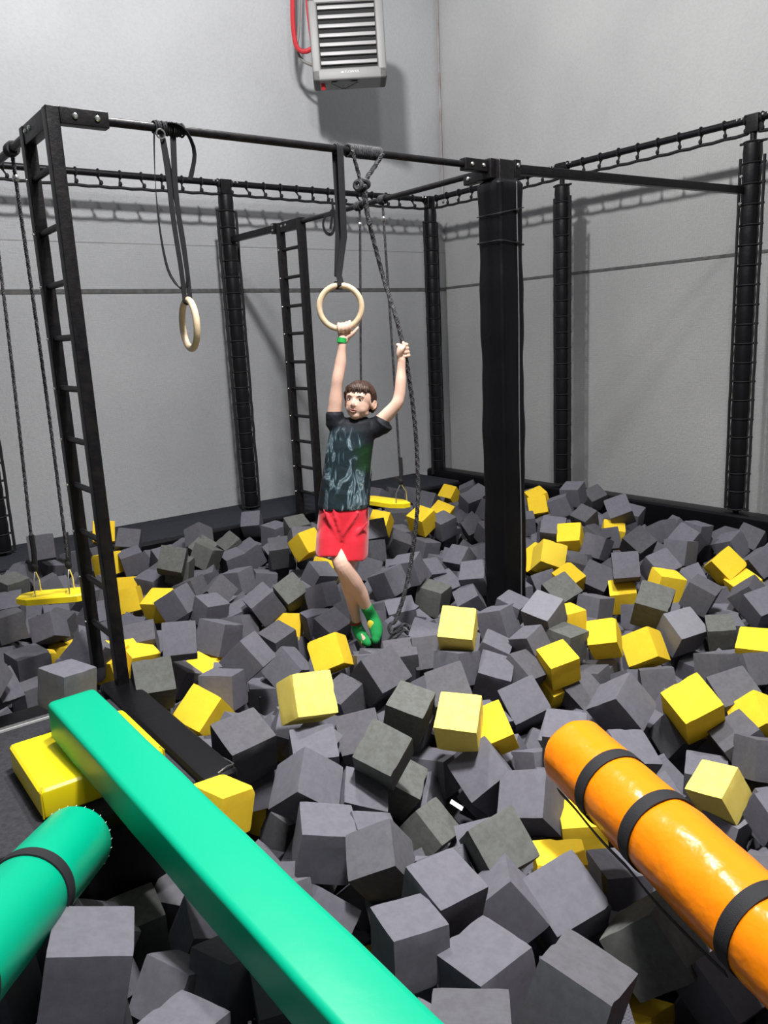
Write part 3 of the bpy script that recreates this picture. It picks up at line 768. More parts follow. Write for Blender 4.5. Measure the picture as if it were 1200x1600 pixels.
def remeshed(mb, name, m, voxel, parent, smooth_it=3, origin=None):
    o = mb.build(name, m)
    r = o.modifiers.new('r', 'REMESH'); r.mode = 'VOXEL'; r.voxel_size = voxel; r.use_smooth_shade = True
    s_ = o.modifiers.new('s', 'SMOOTH'); s_.iterations = smooth_it; s_.factor = .5
    bpy.context.view_layer.update()
    dg = bpy.context.evaluated_depsgraph_get(); me = bpy.data.meshes.new_from_object(o.evaluated_get(dg))
    bpy.data.objects.remove(o); 
    org = Vector(origin) if origin is not None else Vector(parent.location)
    me.transform(Matrix.Translation(-org)); me.shade_smooth()
    q = bpy.data.objects.new(name, me); col.objects.link(q); q.parent = parent; q.location = org - Vector(parent.location)
    return q
body = MB()
# torso (under the clothes)
oval_loft(body, [(P_(536, 815), .088, .07), (P_(538, 780), .090, .066), (P_(542, 740), .080, .06), (P_(548, 700), .088, .066), (P_(553, 672), .095, .06), (P_(556, 655), .05, .045)])
# neck
chain(body, [(P_(556, 664, .01), .036), (P_(561, 642, .0), .034)])
# head: built in its own frame: x right of face, y forward, z up
HC = P_(562, 628, -.012)
yaw = math.radians(20); fwd = (-FH) * math.cos(yaw) - RH * math.sin(yaw); fwd = fwd.normalized()
fwd = (fwd + Vector((0, 0, .14))).normalized(); hr = fwd.cross(Vector((0, 0, 1))).normalized() ; hu = hr.cross(fwd).normalized()
roll_ = math.radians(-5)
HRm = Matrix((hr, fwd, hu)).transposed() @ Matrix.Rotation(roll_, 3, 'Y')
hs = 1.0
def H_(x, y, z): return HC + HRm @ Vector((x, y, z)) * hs
def hell(c, r, n=20, m=14, rx=0): body.ellipsoid(H_(*c), Vector(r) * hs, HRm @ Matrix.Rotation(rx, 3, 'X'), n, m)
hell((0, -.008, .022), (.072, .086, .074), 24, 16)        # skull
hell((0, .022, -.018), (.058, .060, .068))                # face
hell((0, .045, -.066), (.028, .030, .024))                # chin
hell((-.026, .038, -.034), (.027, .032, .030)); hell((.026, .038, -.034), (.027, .032, .030))   # cheeks
hell((-.034, .01, -.052), (.020, .034, .022)); hell((.034, .01, -.052), (.020, .034, .022))     # jaw
hell((0, .062, .026), (.046, .018, .022))                 # brow
hell((0, .084, -.018), (.010, .012, .010)); hell((-.009, .079, -.020), (.007, .008, .006)); hell((.009, .079, -.020), (.007, .008, .006))
body.tube([H_(0, .072, .018), H_(0, .081, 0), H_(0, .088, -.014)], [.006, .008, .010], 10)
hell((0, .064, -.045), (.021, .013, .015))                # muzzle
for sx in (-1, 1):                                        # ears
    body.ellipsoid(H_(.070 * sx, -.006, -.010), Vector((.010, .018, .027)), HRm, 12, 10)
    body.torus(H_(.077 * sx, -.007, -.008), .019, .0045, HRm @ Vector((1, .25 * sx, 0)), 18, 6)
# arms
LW = P_(534, 536); LHd = P_(537, 516)
chain(body, [(P_(533, 668), .036), (P_(523, 655), .038), (P_(524, 630, -.005), .035), (P_(526, 604, -.01), .029), (P_(528, 590, -.01), .030), (P_(532, 568, 0), .029), (P_(534, 545, .0), .0205), (P_(535, 530, .005), .020)])
chain(body, [(P_(574, 672), .036), (P_(588, 664), .039), (P_(604, 649, -.01), .034), (P_(619, 632, -.02), .030), (P_(624, 618, -.015), .029), (P_(626, 598, -.01), .028), (P_(627, 575), .0215), (P_(628, 562), .0195)])
# legs
chain(body, [(P_(520, 800), .070), (P_(527, 830, -.01), .062), (P_(532, 862, -.055), .054), (P_(535, 882, -.10), .047), (P_(549, 905, -.07), .046), (P_(562, 925, -.02), .040), (P_(572, 947, .02), .030), (P_(578, 957, .05), .027), (P_(583, 968, .05), .026), (P_(585, 990, .0), .018)])
chain(body, [(P_(555, 800), .072), (P_(550, 835, .0), .062), (P_(545, 868, -.01), .052), (P_(541, 892, -.02), .045), (P_(546, 915, -.02), .042), (P_(551, 940, .04), .034), (P_(556, 965, .09), .025), (P_(559, 978, .11), .024), (P_(565, 992, .06), .022), (P_(571, 1001, .0), .018)])
# left hand on the ring: palm under and behind the hoop, four fingers over its top, thumb out
ringc = gc; tubez = ringc.z - .1035
bx_ = Vector((ringc.x, ringc.y, tubez)) + RH * .014       # bottom of hoop
UP = Vector((0, 0, 1))
body.ellipsoid(bx_ + FH * .012 - UP * .030 + RH * (-.002), Vector((.034, .017, .034)), RT, 14, 10)
chain(body, [(P_(535, 533, .005), .0185), (bx_ + FH * .010 - UP * .052, .021)])
for i in range(4):
    off = -.028 + i * .0185
    zc = math.sqrt(max(0, .1035 ** 2 - (off + .014) ** 2)); cz = ringc.z - zc
    c = Vector((ringc.x, ringc.y, cz)) + RH * (off + .014)
    ln = [.0, .004, .002, -.004][i]
    pts = []
    for an, rr_, fr_ in ((-70, .026, .0092), (-20, .026, .009), (30, .025, .0088), (80, .0245, .0086), (130, .024, .0083), (180, .0235, .008), (222 + ln * 2000, .0235, .0072)):
        a = math.radians(an); pts.append((c + FH * math.cos(a) * rr_ + UP * math.sin(a) * rr_, fr_))
    chain(body, pts, 10)
chain(body, [(bx_ - UP * .040 + RH * .018, .0125), (bx_ - UP * .026 + RH * .040 - FH * .006, .0105), (bx_ - UP * .010 + RH * .056 - FH * .008, .0088), (bx_ + UP * .002 + RH * .066 - FH * .006, .0072)], 10)
# right hand on the rope
rd = (at(626.5, 525, 4.065) - at(640, 595, 4.08)).normalized()
sideR = RH
palm = HR - RH * .022 - FH * .004
body.ellipsoid(palm - rd * .004, Vector((.016, .026, .040)), RT @ Matrix.Rotation(.2, 3, 'Y'), 14, 10)
chain(body, [(P_(628, 562), .0185), (palm - rd * .035, .021)])
for i in range(4):
    c = HR + rd * (.030 - i * .0185)
    pts = []
    for an, rr_, fr_ in ((180, .026, .0090), (225, .025, .0088), (275, .0235, .0086), (325, .0225, .0083), (15, .022, .008), (60, .021, .0074), (95, .021, .0066)):
        a = math.radians(an + (8 if i == 3 else 0)); n1 = RH; n2 = rd.cross(RH).normalized(); n2 = n2 if n2.dot(FH) > 0 else -n2
        # starts left of the rope, runs behind it and closes on the right and front
        pts.append((c + n1 * math.cos(a) * rr_ - n2 * math.sin(a) * rr_, fr_))
    chain(body, pts, 10)
chain(body, [(palm - rd * .022 - FH * .014, .0125), (palm + rd * .004 - FH * .028 + RH * .012, .0105), (HR + rd * .024 - FH * .024 + RH * .006, .009), (HR + rd * .042 - FH * .021 + RH * .004, .0075)], 10)
remeshed(body, 'body', M['skin'], .0042, root, 3)
# shirt
sh = MB()
oval_loft(sh, [(P_(537, 793), .131, .098), (P_(537, 788), .134, .10), (P_(539, 760), .128, .095), (P_(543, 725), .120, .092), (P_(547, 695), .119, .092), (P_(551, 672), .116, .086), (P_(555, 659), .088, .07), (P_(557, 652), .052, .05)])
chain(sh, [(P_(538, 668), .050), (P_(526, 662), .051), (P_(523, 652, -.004), .047)])
chain(sh, [(P_(574, 672), .052), (P_(586, 668), .054), (P_(594, 664, -.008), .050)])
sh.tube([P_(523, 665), P_(523, 652), P_(523, 645, -.004)], [.046, .045, .047], 20)
sh.tube([P_(586, 668), P_(596, 664, -.006), P_(600, 659, -.01)], [.048, .052, .056], 20)
for k in range(7):      # folds
    x_ = 512 + k * 10
    sh.tube([P_(x_ + 3, 790, -.095 + .006 * abs(k - 3)), P_(x_ + 6 + 2 * math.sin(k), 760, -.089 + .006 * abs(k - 3)), P_(x_ + 10, 730, -.083 + .006 * abs(k - 3))], [.009, .007, .003], 8)
shirt = remeshed(sh, 't_shirt', M['shirt'], .006, root, 3, origin=P_(545, 812))
# align object axes: x to the boy's side for the print coordinates
rotm = RT.to_4x4(); shirt.data.transform(rotm.inverted()); shirt.rotation_euler = rotm.to_euler()
# collar
MB().torus(P_(559, 657, -.008), .045, .006, Vector((0, 0, 1)) - FH * .4, 28, 8).build('collar', M['black'], root)
# shorts
so = MB()
oval_loft(so, [(P_(537, 783), .122, .088), (P_(537, 800), .130, .094), (P_(536, 822), .136, .098), (P_(535, 838), .130, .098)])
def leg_tube(mb, secs, n=26):
    vs = []; fs = []
    for c, a, b in secs:
        for k in range(n):
            an = 2 * PI * k / n; vs.append(Vector(c) + RT @ Vector((math.cos(an) * a * (1 + .03 * math.sin(5 * an)), math.sin(an) * b, .006 * math.sin(3 * an))))
    for i in range(len(secs) - 1):
        for k in range(n): fs.append((i * n + k, i * n + (k + 1) % n, (i + 1) * n + (k + 1) % n, (i + 1) * n + k))
    fs.append(tuple(range(n))[::-1]); fs.append(tuple((len(secs) - 1) * n + k for k in range(n))); mb.add(vs, fs)
leg_tube(so, [(P_(519, 815), .072, .088), (P_(517, 835, -.02), .075, .092), (P_(516, 864, -.045), .078, .092)])
leg_tube(so, [(P_(554, 815), .074, .088), (P_(552, 840, -.02), .080, .094), (P_(549, 871, -.035), .086, .096)])
for x0, y0, x1, y1 in ((505, 795, 528, 842), (560, 800, 535, 838), (575, 815, 545, 850), (520, 790, 530, 830)):
    so.tube([P_(x0, y0, -.088), P_((x0 + x1) / 2, (y0 + y1) / 2, -.098), P_(x1, y1, -.098)], [.005, .010, .006], 8)
remeshed(so, 'shorts', M['red'], .006, root, 3)
# socks
def sock(secs, nm, cuff):
    s_ = MB(); chain(s_, secs, 18); o = remeshed(s_, nm, M['sock'], .005, root, 2); return o
s1 = sock([(P_(573, 949, .022), .033), (P_(578, 958, .05), .0325), (P_(583, 968, .055), .035), (P_(587, 980, .03), .038), (P_(588, 991, .0), .032), (P_(587, 999, -.02), .024)], 'sock', 1)
s2 = sock([(P_(556, 973, .105), .030), (P_(559, 982, .11), .032), (P_(564, 992, .075), .034), (P_(569, 999, .035), .031), (P_(573, 1003, .0), .026), (P_(575, 1005, -.012), .02)], 'sock', 1)
MB().torus(P_(555.5, 972, .10), .0265, .006, (P_(559, 982, .11) - P_(556, 966, .09)), 22, 8).build('sock_cuff', M['sockred'], root)
q = MB(); q.ellipsoid(P_(580, 977, .012), (.019, .008, .030), RT @ Matrix.Rotation(-.3, 3, 'Y'), 14, 10); q.build('sock_patch', M['sockyel'], root)
q = MB()
for k in range(3): q.torus(P_(566 + k * 2.6, 997 + k * 3.0, .055 - k * .022), .0265 - k * .0016, .004, (P_(574, 1004, .0) - P_(564, 992, .08)), 20, 6)
q.build('sock_stripes', M['sockyel'], root)
q = MB(); q.tube([P_(533.6, 536, .0), P_(534.3, 528.5, .004)], [.0232, .0238], 22); q.build('wristband', M['band'], root)
# eyes, brows, mouth
for sx in (-1, 1):
    e = MB().ellipsoid(H_(.0265 * sx, .0655, .007), Vector((.0115, .0068, .0050)), HRm, 14, 8).build('eye', M['white'], root)
    MB().ellipsoid(H_(.0265 * sx - .002, .0705, .0072), Vector((.0052, .0030, .0048)), HRm, 12, 8).build('iris', M['iris'], e)
    MB().tube([H_(.0145 * sx, .0715, .0105), H_(.0265 * sx, .0725, .0130), H_(.0395 * sx, .064, .0105)], [.0012, .0020, .0012], 6).build('eyelashes', M['brow'], root)
    MB().tube([H_(.013 * sx, .0790, .022), H_(.027 * sx, .0785, .0275), H_(.044 * sx, .066, .023)], [.0014, .0022, .0010], 8).build('eyebrow', M['brow'], root)
    pass
MB().ellipsoid(H_(-.002, .0785, -.0465), Vector((.0150, .0036, .0040)), HRm, 14, 8).build('mouth', M['mouth'], root)
q = MB(); q.tube([H_(-.018, .0745, -.0435), H_(-.008, .0825, -.0400), H_(0, .0835, -.0410), H_(.008, .0825, -.0400), H_(.018, .0745, -.0435)], [.001, .0020, .0018, .0020, .001], 8); q.build('lip', M['lip'], root)
q = MB(); q.tube([H_(-.017, .0745, -.0460), H_(-.008, .0810, -.0510), H_(0, .0825, -.0520), H_(.008, .0810, -.0510), H_(.017, .0745, -.0460)], [.001, .0026, .0030, .0026, .001], 8); q.build('lip', M['lip'], root)
# hair: cap with a fringe
ha = MB(); vs = []; fs = []
N, K = 60, 26
for i in range(K + 1):
    th = PI * .5 * 1.32 * i / K
    for k in range(N):
        ph = 2 * PI * k / N
        fr_ = math.sin(ph)                    # +1 = forward
        lim = 1.32 * PI / 2
        # hairline: front fringe ends high on the forehead, back goes down to the nape
        end = lim * (1.06 if fr_ < -.2 else 1.06 - .54 * min(1, (fr_ + .2) / .75))
        jag = .035 * math.sin(ph * 17) + .03 * math.sin(ph * 31 + 1)
        if abs(math.cos(ph)) > .86 and fr_ > -.45: end = min(end, lim * .80)
        t_ = min(th, end + jag if fr_ > .1 else end)
        lump = 1 + .018 * math.sin(ph * 11 + th * 4) + .012 * math.sin(ph * 23 + th * 7)
        rx, ry, rz_ = .0785, .0935, .083
        x = rx * math.sin(t_) * math.cos(ph) * lump; y = ry * math.sin(t_) * math.sin(ph) * lump - .009; z = rz_ * math.cos(t_) * lump + .024
        if fr_ > 0: y += .004 * fr_
        vs.append(H_(x, y, z))
for i in range(K):
    for k in range(N): fs.append((i * N + k, (i + 1) * N + k, (i + 1) * N + (k + 1) % N, i * N + (k + 1) % N))
ha.add(vs, fs)
for k in range(15):                            # fringe locks
    a = math.radians(38 + k * 7.4); x = .0745 * math.cos(a); y = .085 * math.sin(a) - .008
    ln = .020 + .010 * math.sin(k * 2.1)
    ha.tube([H_(x * .84, y * .80, .074), H_(x * .97, y * .97, .062), H_(x * 1.0 + .004, y * .99, .060 - ln)], [.009, .0085, .0018], 8)
for sx in (-1, 1):
    ha.tube([H_(.071 * sx, .02, .045), H_(.0725 * sx, .016, .02), H_(.071 * sx, .014, .0)], [.010, .008, .003], 8)
for k in range(14):
    a = math.radians(195 + k * 11.5); x = .074 * math.cos(a); y = .088 * math.sin(a) - .009
    ha.tube([H_(x, y, .0), H_(x * .97, y * .97, -.025), H_(x * .88, y * .88, -.048 - .006 * math.sin(k * 3))], [.014, .012, .003], 8)
ha.build('hair', M['hair'], root, ang=60)

# small white scrap between the cubes
q = MB().box((-.02, -.02, 0), (.022, .024, .0015), Matrix.Translation(onz(714, 1259, -.03)) @ Euler((.5, .3, .7)).to_matrix().to_4x4()).build('paper_scrap', M['paper'])
tag(q, 'small white scrap lying between the grey cubes', 'paper')

# ------------------------------------------------------------------ foam cubes
random.seed(21)
def foam_mesh(seed, rag):
    bm = bmesh.new(); bmesh.ops.create_cube(bm, size=1)
    bmesh.ops.subdivide_edges(bm, edges=bm.edges[:], cuts=7, use_grid_fill=True)
    rn = random.Random(seed)
    sk = [rn.uniform(-.035, .035) for _ in range(9)]
    chips = [(Vector((rn.choice((-.5, .5)), rn.choice((-.5, .5)), rn.uniform(-.5, .5))), rn.uniform(.05, .11)) for _ in range(rag)]
    sc = Vector((seed * 3.1, 1.7, .3))
    for v in bm.verts:
        p = v.co.copy()
        ne = sum(abs(abs(c) - .5) < 1e-4 for c in p)
        v.co = Vector((p.x * (1 + sk[0] * p.y + sk[1] * p.z) , p.y * (1 + sk[2] * p.x + sk[3] * p.z), p.z * (1 + sk[4] * p.x + sk[5] * p.y)))
        if ne >= 2: v.co *= 1 - (.012 if ne == 2 else .025) - .010 * rag * .5 * max(0, noise.noise(p * 6 + sc))
        v.co += Vector((noise.noise(p * 2 + sc), noise.noise(p * 2 + sc * 2), noise.noise(p * 2 - sc))) * .008
        for c, r_ in chips:
            dd = (p - c).length
            if dd < r_ * 1.6: v.co *= 1 - .06 * (1 - dd / (r_ * 1.6))
    me = bpy.data.meshes.new('foam_cube'); bm.to_mesh(me); bm.free()
    me.materials.append(M['grey']); me.shade_smooth()
    try: me.set_sharp_from_angle(angle=math.radians(40))
    except Exception: pass
    return me
FM = [foam_mesh(i, (0, 0, 0, 1, 0, 2, 0, 3)[i]) for i in range(8)]
RAG = [5, 7, 3]
MK = {'g': 'grey', 'h': 'grey_b', 'l': 'grey_c', 'd': 'dirty', 'y': 'yellow', 'w': 'yellow_b', 'p': 'yellow_c'}
CUBES = [
('g',391,1835,-36,1822,1324,3020,197),('g',1195,1259,-149,-1005,1439,-1013,181),('h',924,1020,4,1823,1421,-2074,168),('g',1081,1424,-85,-2080,1490,-2322,157),('g',1253,1489,-81,1713,1347,1642,165),('h',1297,1838,-174,1109,-413,992,164),
('d',1553,1571,-102,1235,784,1073,163),('g',1604,1356,-199,1025,1031,787,184),('g',1437,1433,-164,879,166,860,169),('h',1169,951,34,2475,1228,2753,170),('d',1685,1105,-214,-2321,167,327,185),('y',1635,1121,-494,412,224,1824,161),
('g',1738,927,-268,526,-86,-173,161),('g',1926,1404,-323,37,-80,2656,161),('h',812,2284,-328,237,57,-886,161),('d',636,2251,-324,67,-28,-120,161),('g',592,1827,-221,3011,953,-2809,145),('g',508,1561,-141,-3081,1340,-2659,155),
('h',361,1841,-219,-33,121,-2599,161),('g',225,2145,-251,206,-165,-2328,161),('g',291,2301,-260,14,-129,2142,161),('g',762,1998,-259,-222,-386,2943,161),('g',716,1729,-185,142,-317,-2911,161),('h',790,1567,-200,-143,27,2789,161),
('y',1157,1796,-536,105,-195,-2024,161),('p',1496,2573,65,-2955,568,1543,173),('y',1357,3282,-221,1909,829,628,179),('h',1261,2684,-109,1231,1238,1205,193),('g',1309,2299,-130,-2335,-494,803,180),('g',1298,2724,-302,149,105,1548,161),
('y',1358,2772,-454,52,55,-1135,161),('y',965,2275,-53,2969,1328,-2997,151),('g',1232,2078,-204,3031,1347,2531,184),('h',1393,2630,-495,149,190,207,150),('g',1366,2012,-243,2338,1012,2078,157),('g',1461,2187,-204,2424,1084,1820,165),
('d',1554,2153,-30,513,838,891,162),('d',1714,2287,-280,1077,936,1806,160),('h',1971,3020,-256,-382,-85,1689,161),('h',2123,3064,-351,222,-85,-808,161),('h',1797,2644,-253,1283,878,772,181),('g',1430,2436,-117,1624,1255,1183,173),
('g',1523,3406,-189,-2802,1383,-2147,175),('g',706,2970,231,2511,1443,2893,149),('h',797,4026,-216,-70,-6,259,161),('y',977,4703,-300,-177,266,-204,161),('y',1205,5070,-420,80,-30,1225,161),('g',890,4537,-238,1770,1518,1961,183),
('h',886,4903,-91,-16,-94,64,161),('g',557,3608,39,1790,510,2399,149),('h',492,3504,154,274,338,-2243,161),('g',1060,3905,-31,537,576,729,175),('h',1236,5162,-258,158,-379,491,161),('g',1137,5029,-209,1189,423,694,160),
('g',1321,5684,-148,104,316,3088,161),('d',990,5196,39,1412,1368,1786,156),('g',935,5061,-46,428,-36,-335,161),('g',1214,5923,-87,270,409,-2404,161),('h',1352,5866,105,1565,336,1325,175),('g',1638,6081,-92,-92,-205,-938,161),
('h',1811,6100,-88,-156,253,1705,161),('y',1869,6100,85,1694,365,1283,161),('h',1977,5885,11,237,843,1268,169),('y',1783,5813,-90,2,-203,-1380,161),('g',1931,5713,-81,213,136,-1746,161),('d',2086,5207,-75,1832,1425,2733,165),
('d',1991,5089,28,1854,499,1153,172),('h',2430,5623,22,-2262,-892,1195,155),('d',2400,5497,-66,-483,-439,2064,161),('d',2788,5827,-161,519,939,532,160),('g',2866,5672,-220,271,1109,126,184),('g',3092,6018,-57,-61,-667,950,161),
('g',3023,5496,-46,1191,1479,1451,166),('d',3121,5327,3,-156,1209,1196,170),('g',2849,4821,56,1705,684,1343,149),('y',2794,4653,65,-80,616,1702,161),('h',2783,4997,-51,1411,1208,933,169),('g',2828,5079,-179,1469,1079,1257,162),
('g',2984,5808,-311,-339,247,2250,161),('g',2637,5016,-250,83,-180,2766,161),('d',2377,4181,-79,971,727,1046,161),('g',2189,4195,-109,229,1015,61,169),('g',2289,5236,-210,-244,-75,1035,161),('h',2065,4555,-87,2507,449,1553,153),
('g',2358,4861,-146,-5,184,2000,161),('g',2579,5379,-164,142,-175,-51,161),('d',2349,5341,-61,342,304,597,161),('g',1901,5298,-168,121,-122,531,161),('g',1792,4574,-101,1598,538,2261,171),('h',2053,4962,-170,-28,-349,-952,161),
('g',1975,4582,-251,-310,-191,-2632,161),('g',1931,4408,-141,277,124,133,161),('g',2124,4369,-217,185,-361,-376,161),('g',2022,4201,-228,275,-295,-2730,161),('y',1752,4752,-148,-148,1206,457,161),('y',1645,5029,-152,291,177,2658,161),
('y',1736,5379,-179,-342,90,-206,161),('h',1361,4028,-80,1339,1168,968,160),('g',1445,3710,-7,1627,573,1191,168),('g',1830,4095,-197,2879,1230,-2956,186),('g',1689,3453,-92,-3066,748,2258,171),('h',2163,4003,-293,706,1265,875,164),
('g',2313,4075,-397,-292,-213,-1652,161),('g',1980,3585,-283,-2452,398,591,178),('g',1845,3628,-413,36,-107,2704,161),('d',1151,3324,-21,1636,900,1381,172),('g',1467,3851,-263,429,459,573,161),('y',1618,3910,-309,-315,277,-2776,161),
('y',1724,4044,-360,-83,-208,379,161),('y',1159,3942,-116,-53,289,-2594,161),('y',1286,3933,-126,-381,-174,-2963,161),('y',2024,3211,-93,-1997,466,624,162),('y',2316,4130,-266,317,-101,2445,161),('y',2856,4530,-117,-356,309,-1075,161),
('g',2504,4021,-95,-2692,-1126,1514,153),('g',2315,3640,-154,1100,1046,1232,155),('g',2401,3928,-220,-71,-139,-235,161),('g',2722,4398,-104,270,-461,1489,161),('g',3168,4460,-156,351,248,1109,161),('g',2949,3923,-84,3000,394,1725,170),
('g',3117,3932,-40,-1033,1306,-471,172),('g',3335,3980,-112,1781,858,1801,140),('d',3226,3822,-231,1407,1387,1837,177),('g',3264,3513,-184,-2120,-384,1084,147),('g',3060,2961,-55,1272,1243,1568,143),('l',3102,2759,-45,321,1021,459,168),
('g',2933,2935,-89,-296,13,281,161),('g',2717,2761,-148,1267,1128,1890,148),('g',2846,2625,-96,-887,1140,-826,133),('d',3107,2615,-168,-94,-38,-3092,161),('h',2711,2562,-204,1833,962,1933,165),('g',2577,2621,-193,2191,1110,1308,165),
('g',2555,2396,-257,1064,772,718,181),('g',2428,2719,-128,220,147,1684,161),('h',2106,2402,-42,1142,817,663,164),('h',2439,2950,-134,55,-507,-2130,161),('h',2118,2926,-150,1378,778,1471,190),('h',2311,3001,-147,-94,-214,1011,161),
('g',2545,3109,-141,333,306,-861,161),('d',1882,2408,-67,727,1170,1246,162),('p',1914,2136,-23,88,1012,732,163),('y',2075,2128,-113,-534,832,561,157),('g',1957,2039,-227,612,794,288,184),('g',1976,1825,-248,-405,846,117,181),
('g',1940,2322,-329,-2529,1354,-2121,158),('g',1804,2266,-377,1247,-463,670,156),('d',1705,2102,-387,1809,885,2075,156),('g',2762,2013,-195,-2186,-298,289,186),('h',3121,2455,-348,228,-52,-2844,161),('h',2961,2381,-347,-588,331,2944,161),
('y',2857,2453,-163,1329,-305,1257,154),('y',3285,2505,-159,-351,884,289,153),('y',3611,2483,-302,-600,451,125,176),('y',2906,1756,-161,817,942,415,183),('y',3180,1612,-250,-2481,480,-317,162),('p',2614,1460,-296,-351,1045,-300,153),
('y',3679,1892,-159,-131,1180,228,165),('y',4106,2991,-234,365,-146,-874,161),('y',4127,2705,-103,-99,-248,2570,161),('y',4590,2591,-57,926,538,913,161),('y',4569,2444,-171,243,-387,-477,161),('y',4420,3679,-39,-184,921,411,169),
('w',4038,3549,-76,2030,609,1239,178),('y',4113,3724,-140,-808,519,144,162),('y',5140,4632,-55,205,-489,-2529,161),('y',5277,4766,-29,342,230,-1970,161),('y',4884,3665,-90,190,-241,658,161),('y',4041,3384,-208,-500,362,2958,161),
('y',3299,2773,-143,18,57,2822,161),('y',2899,2521,-313,211,583,-1637,161),('y',5256,5914,-133,176,785,382,152),('y',4348,5008,-45,746,1017,1175,163),('y',4003,4849,-8,433,1094,589,165),('y',3649,4925,21,1737,729,676,152),
('g',4744,5634,-88,145,598,453,160),('h',4690,6100,-86,14,307,-502,161),('g',4504,6100,-68,-565,-8,-1449,161),('g',4815,6017,-97,-452,269,-356,161),('g',5012,5347,-92,455,-188,-203,161),('g',5162,5396,-66,439,-338,54,161),
('g',4186,4804,-75,813,1239,757,166),('h',4060,4998,-119,1427,1382,1594,161),('g',4291,4889,-184,1820,1339,1816,162),('h',4372,4634,-116,948,818,653,157),('g',4742,4821,-56,241,406,93,161),('g',4364,4454,-117,-514,54,3022,161),
('g',3704,4073,-125,-30,855,105,156),('g',3943,4757,-223,2566,1352,2604,173),('g',3908,5005,-152,-77,211,-1659,161),('h',3778,4887,-164,-373,-448,2660,161),('h',3330,4638,-89,1693,212,1747,160),('g',3360,3562,-70,1309,1023,401,164),
('g',3885,4036,-149,922,936,176,154),('g',3389,3900,-217,1385,980,1404,164),('h',4098,5288,-87,44,16,1110,161),('g',3498,4791,-3,-144,665,921,161),('g',4219,5438,-76,-434,436,78,161),('g',5138,4306,20,843,858,787,143),
('g',5076,4197,123,62,255,-2813,161),('h',5600,4388,-21,981,931,647,157),('g',4989,3679,70,1082,731,381,173),('h',4858,3908,-5,489,992,484,151),('g',4933,4208,45,-368,10,616,161),('g',4427,3842,-16,1684,959,649,172),
('g',4860,4526,-138,208,-98,-754,161),('g',5342,3827,-63,207,-292,263,161),('h',4587,3229,-36,907,797,836,165),('h',4616,3637,-71,572,111,220,161),('g',4739,3625,-95,366,-57,2981,161),('g',4504,3514,-85,168,372,265,161),
('g',4099,2971,-39,1472,511,633,165),('g',4235,3317,-229,515,704,844,184),('g',4384,3559,-192,-263,-26,-1576,161),('h',4205,3477,-165,206,243,-817,161),('d',3693,3149,-165,1005,865,853,181),('g',3932,3502,-232,500,248,2663,161),
('g',3768,2950,-224,17,-240,-3076,161),('g',5115,3382,-74,-127,-513,-1577,161),('g',4795,2986,-6,400,673,123,161),('g',4958,3015,16,2288,1401,2231,144),('h',5063,3063,-107,-518,103,2595,161),('g',4260,2834,-52,1217,865,1024,164),
('g',4622,2925,-36,218,34,1640,161),('g',5121,2852,-87,-333,358,1510,161),('h',5288,2811,-66,373,654,378,162),('g',4853,2500,-82,1010,411,918,161),('h',4080,2443,-96,1479,1169,1763,159),('h',4324,2280,-122,-2257,-195,293,157),
('l',3842,2410,-244,1370,978,1066,182),('d',3919,2218,-217,1175,1216,268,145),('g',4180,2129,-121,-310,-568,1248,161),('d',3840,2596,-140,445,1043,865,191),('h',4275,3068,-312,72,289,-2118,161),('g',4042,2825,-317,1352,228,-115,160),
('g',3899,2493,-388,7,-110,1441,161),('h',3325,1894,-146,-2065,1236,-2271,143),('h',3254,1763,-221,964,1018,400,175),('h',3512,1834,-200,1704,579,1305,156),('g',3890,2345,-479,-133,-243,1774,161),('h',3207,2126,-268,359,140,2288,161),
('g',2256,1903,-126,96,1284,705,159),('g',2257,1624,-99,2113,1082,1758,159),('h',2928,1838,-324,616,114,-212,150),('g',3083,1721,-365,160,-259,1961,161),('h',2974,1572,-274,990,-80,1000,171),('g',2771,1608,-381,142,46,-1035,161),
('l',2624,1436,-454,2502,1345,2568,144),('h',2884,1434,-254,344,-219,2565,161),('g',2577,1226,-274,436,17,-411,133),('y',1747,1491,-251,-1359,1440,-2107,161),('y',2207,1839,-459,-124,-488,-1619,161),('y',2113,1697,-359,-101,-103,813,161),
('g',2222,1573,-325,261,-252,-648,161),('g',2105,1426,-421,-297,390,723,161),('p',2485,2763,31,90,852,751,169),('g',2005,1116,-215,1926,-958,2974,161),('g',973,1942,-249,-1254,-430,-2714,161),('g',1118,1917,-347,2241,-568,2431,161),
('h',780,3519,-210,-1937,897,3121,161),('g',733,3520,-421,-2267,698,-2180,161),('g',1160,2899,-230,1902,93,1566,161),('g',953,3550,-404,-2121,-113,1666,161),('g',2513,1616,-394,2939,572,2532,161),('h',984,3555,-179,1504,190,7,161),
('h',568,3601,-405,425,249,-451,161),('g',1115,2675,-530,642,588,2534,161),('g',1072,3558,-600,2458,-1293,2404,161),('h',2191,1050,-276,1676,1425,-2836,161),('g',1158,3288,-307,-1067,-243,-471,161),('g',1027,2847,-583,-2650,348,-2274,161),
('g',1050,2232,-359,-2103,-916,2295,161),('g',617,3663,-250,1234,-429,2093,161),('g',1183,3379,-588,-710,-147,-2596,161),('g',1159,3110,-342,-591,993,2390,161),('g',1216,1966,-584,-3036,1131,-2517,161),('g',1061,2098,-312,928,338,-124,161),
('g',1920,994,-364,-1695,589,2513,161),('g',2403,1472,-507,-2982,605,3067,161),('g',1403,4943,-197,-1761,680,-1315,161),('g',2319,1868,-298,1398,978,171,161),('g',963,1218,-210,2238,-1416,2647,161),('g',1161,3466,-155,-1334,127,3132,161),
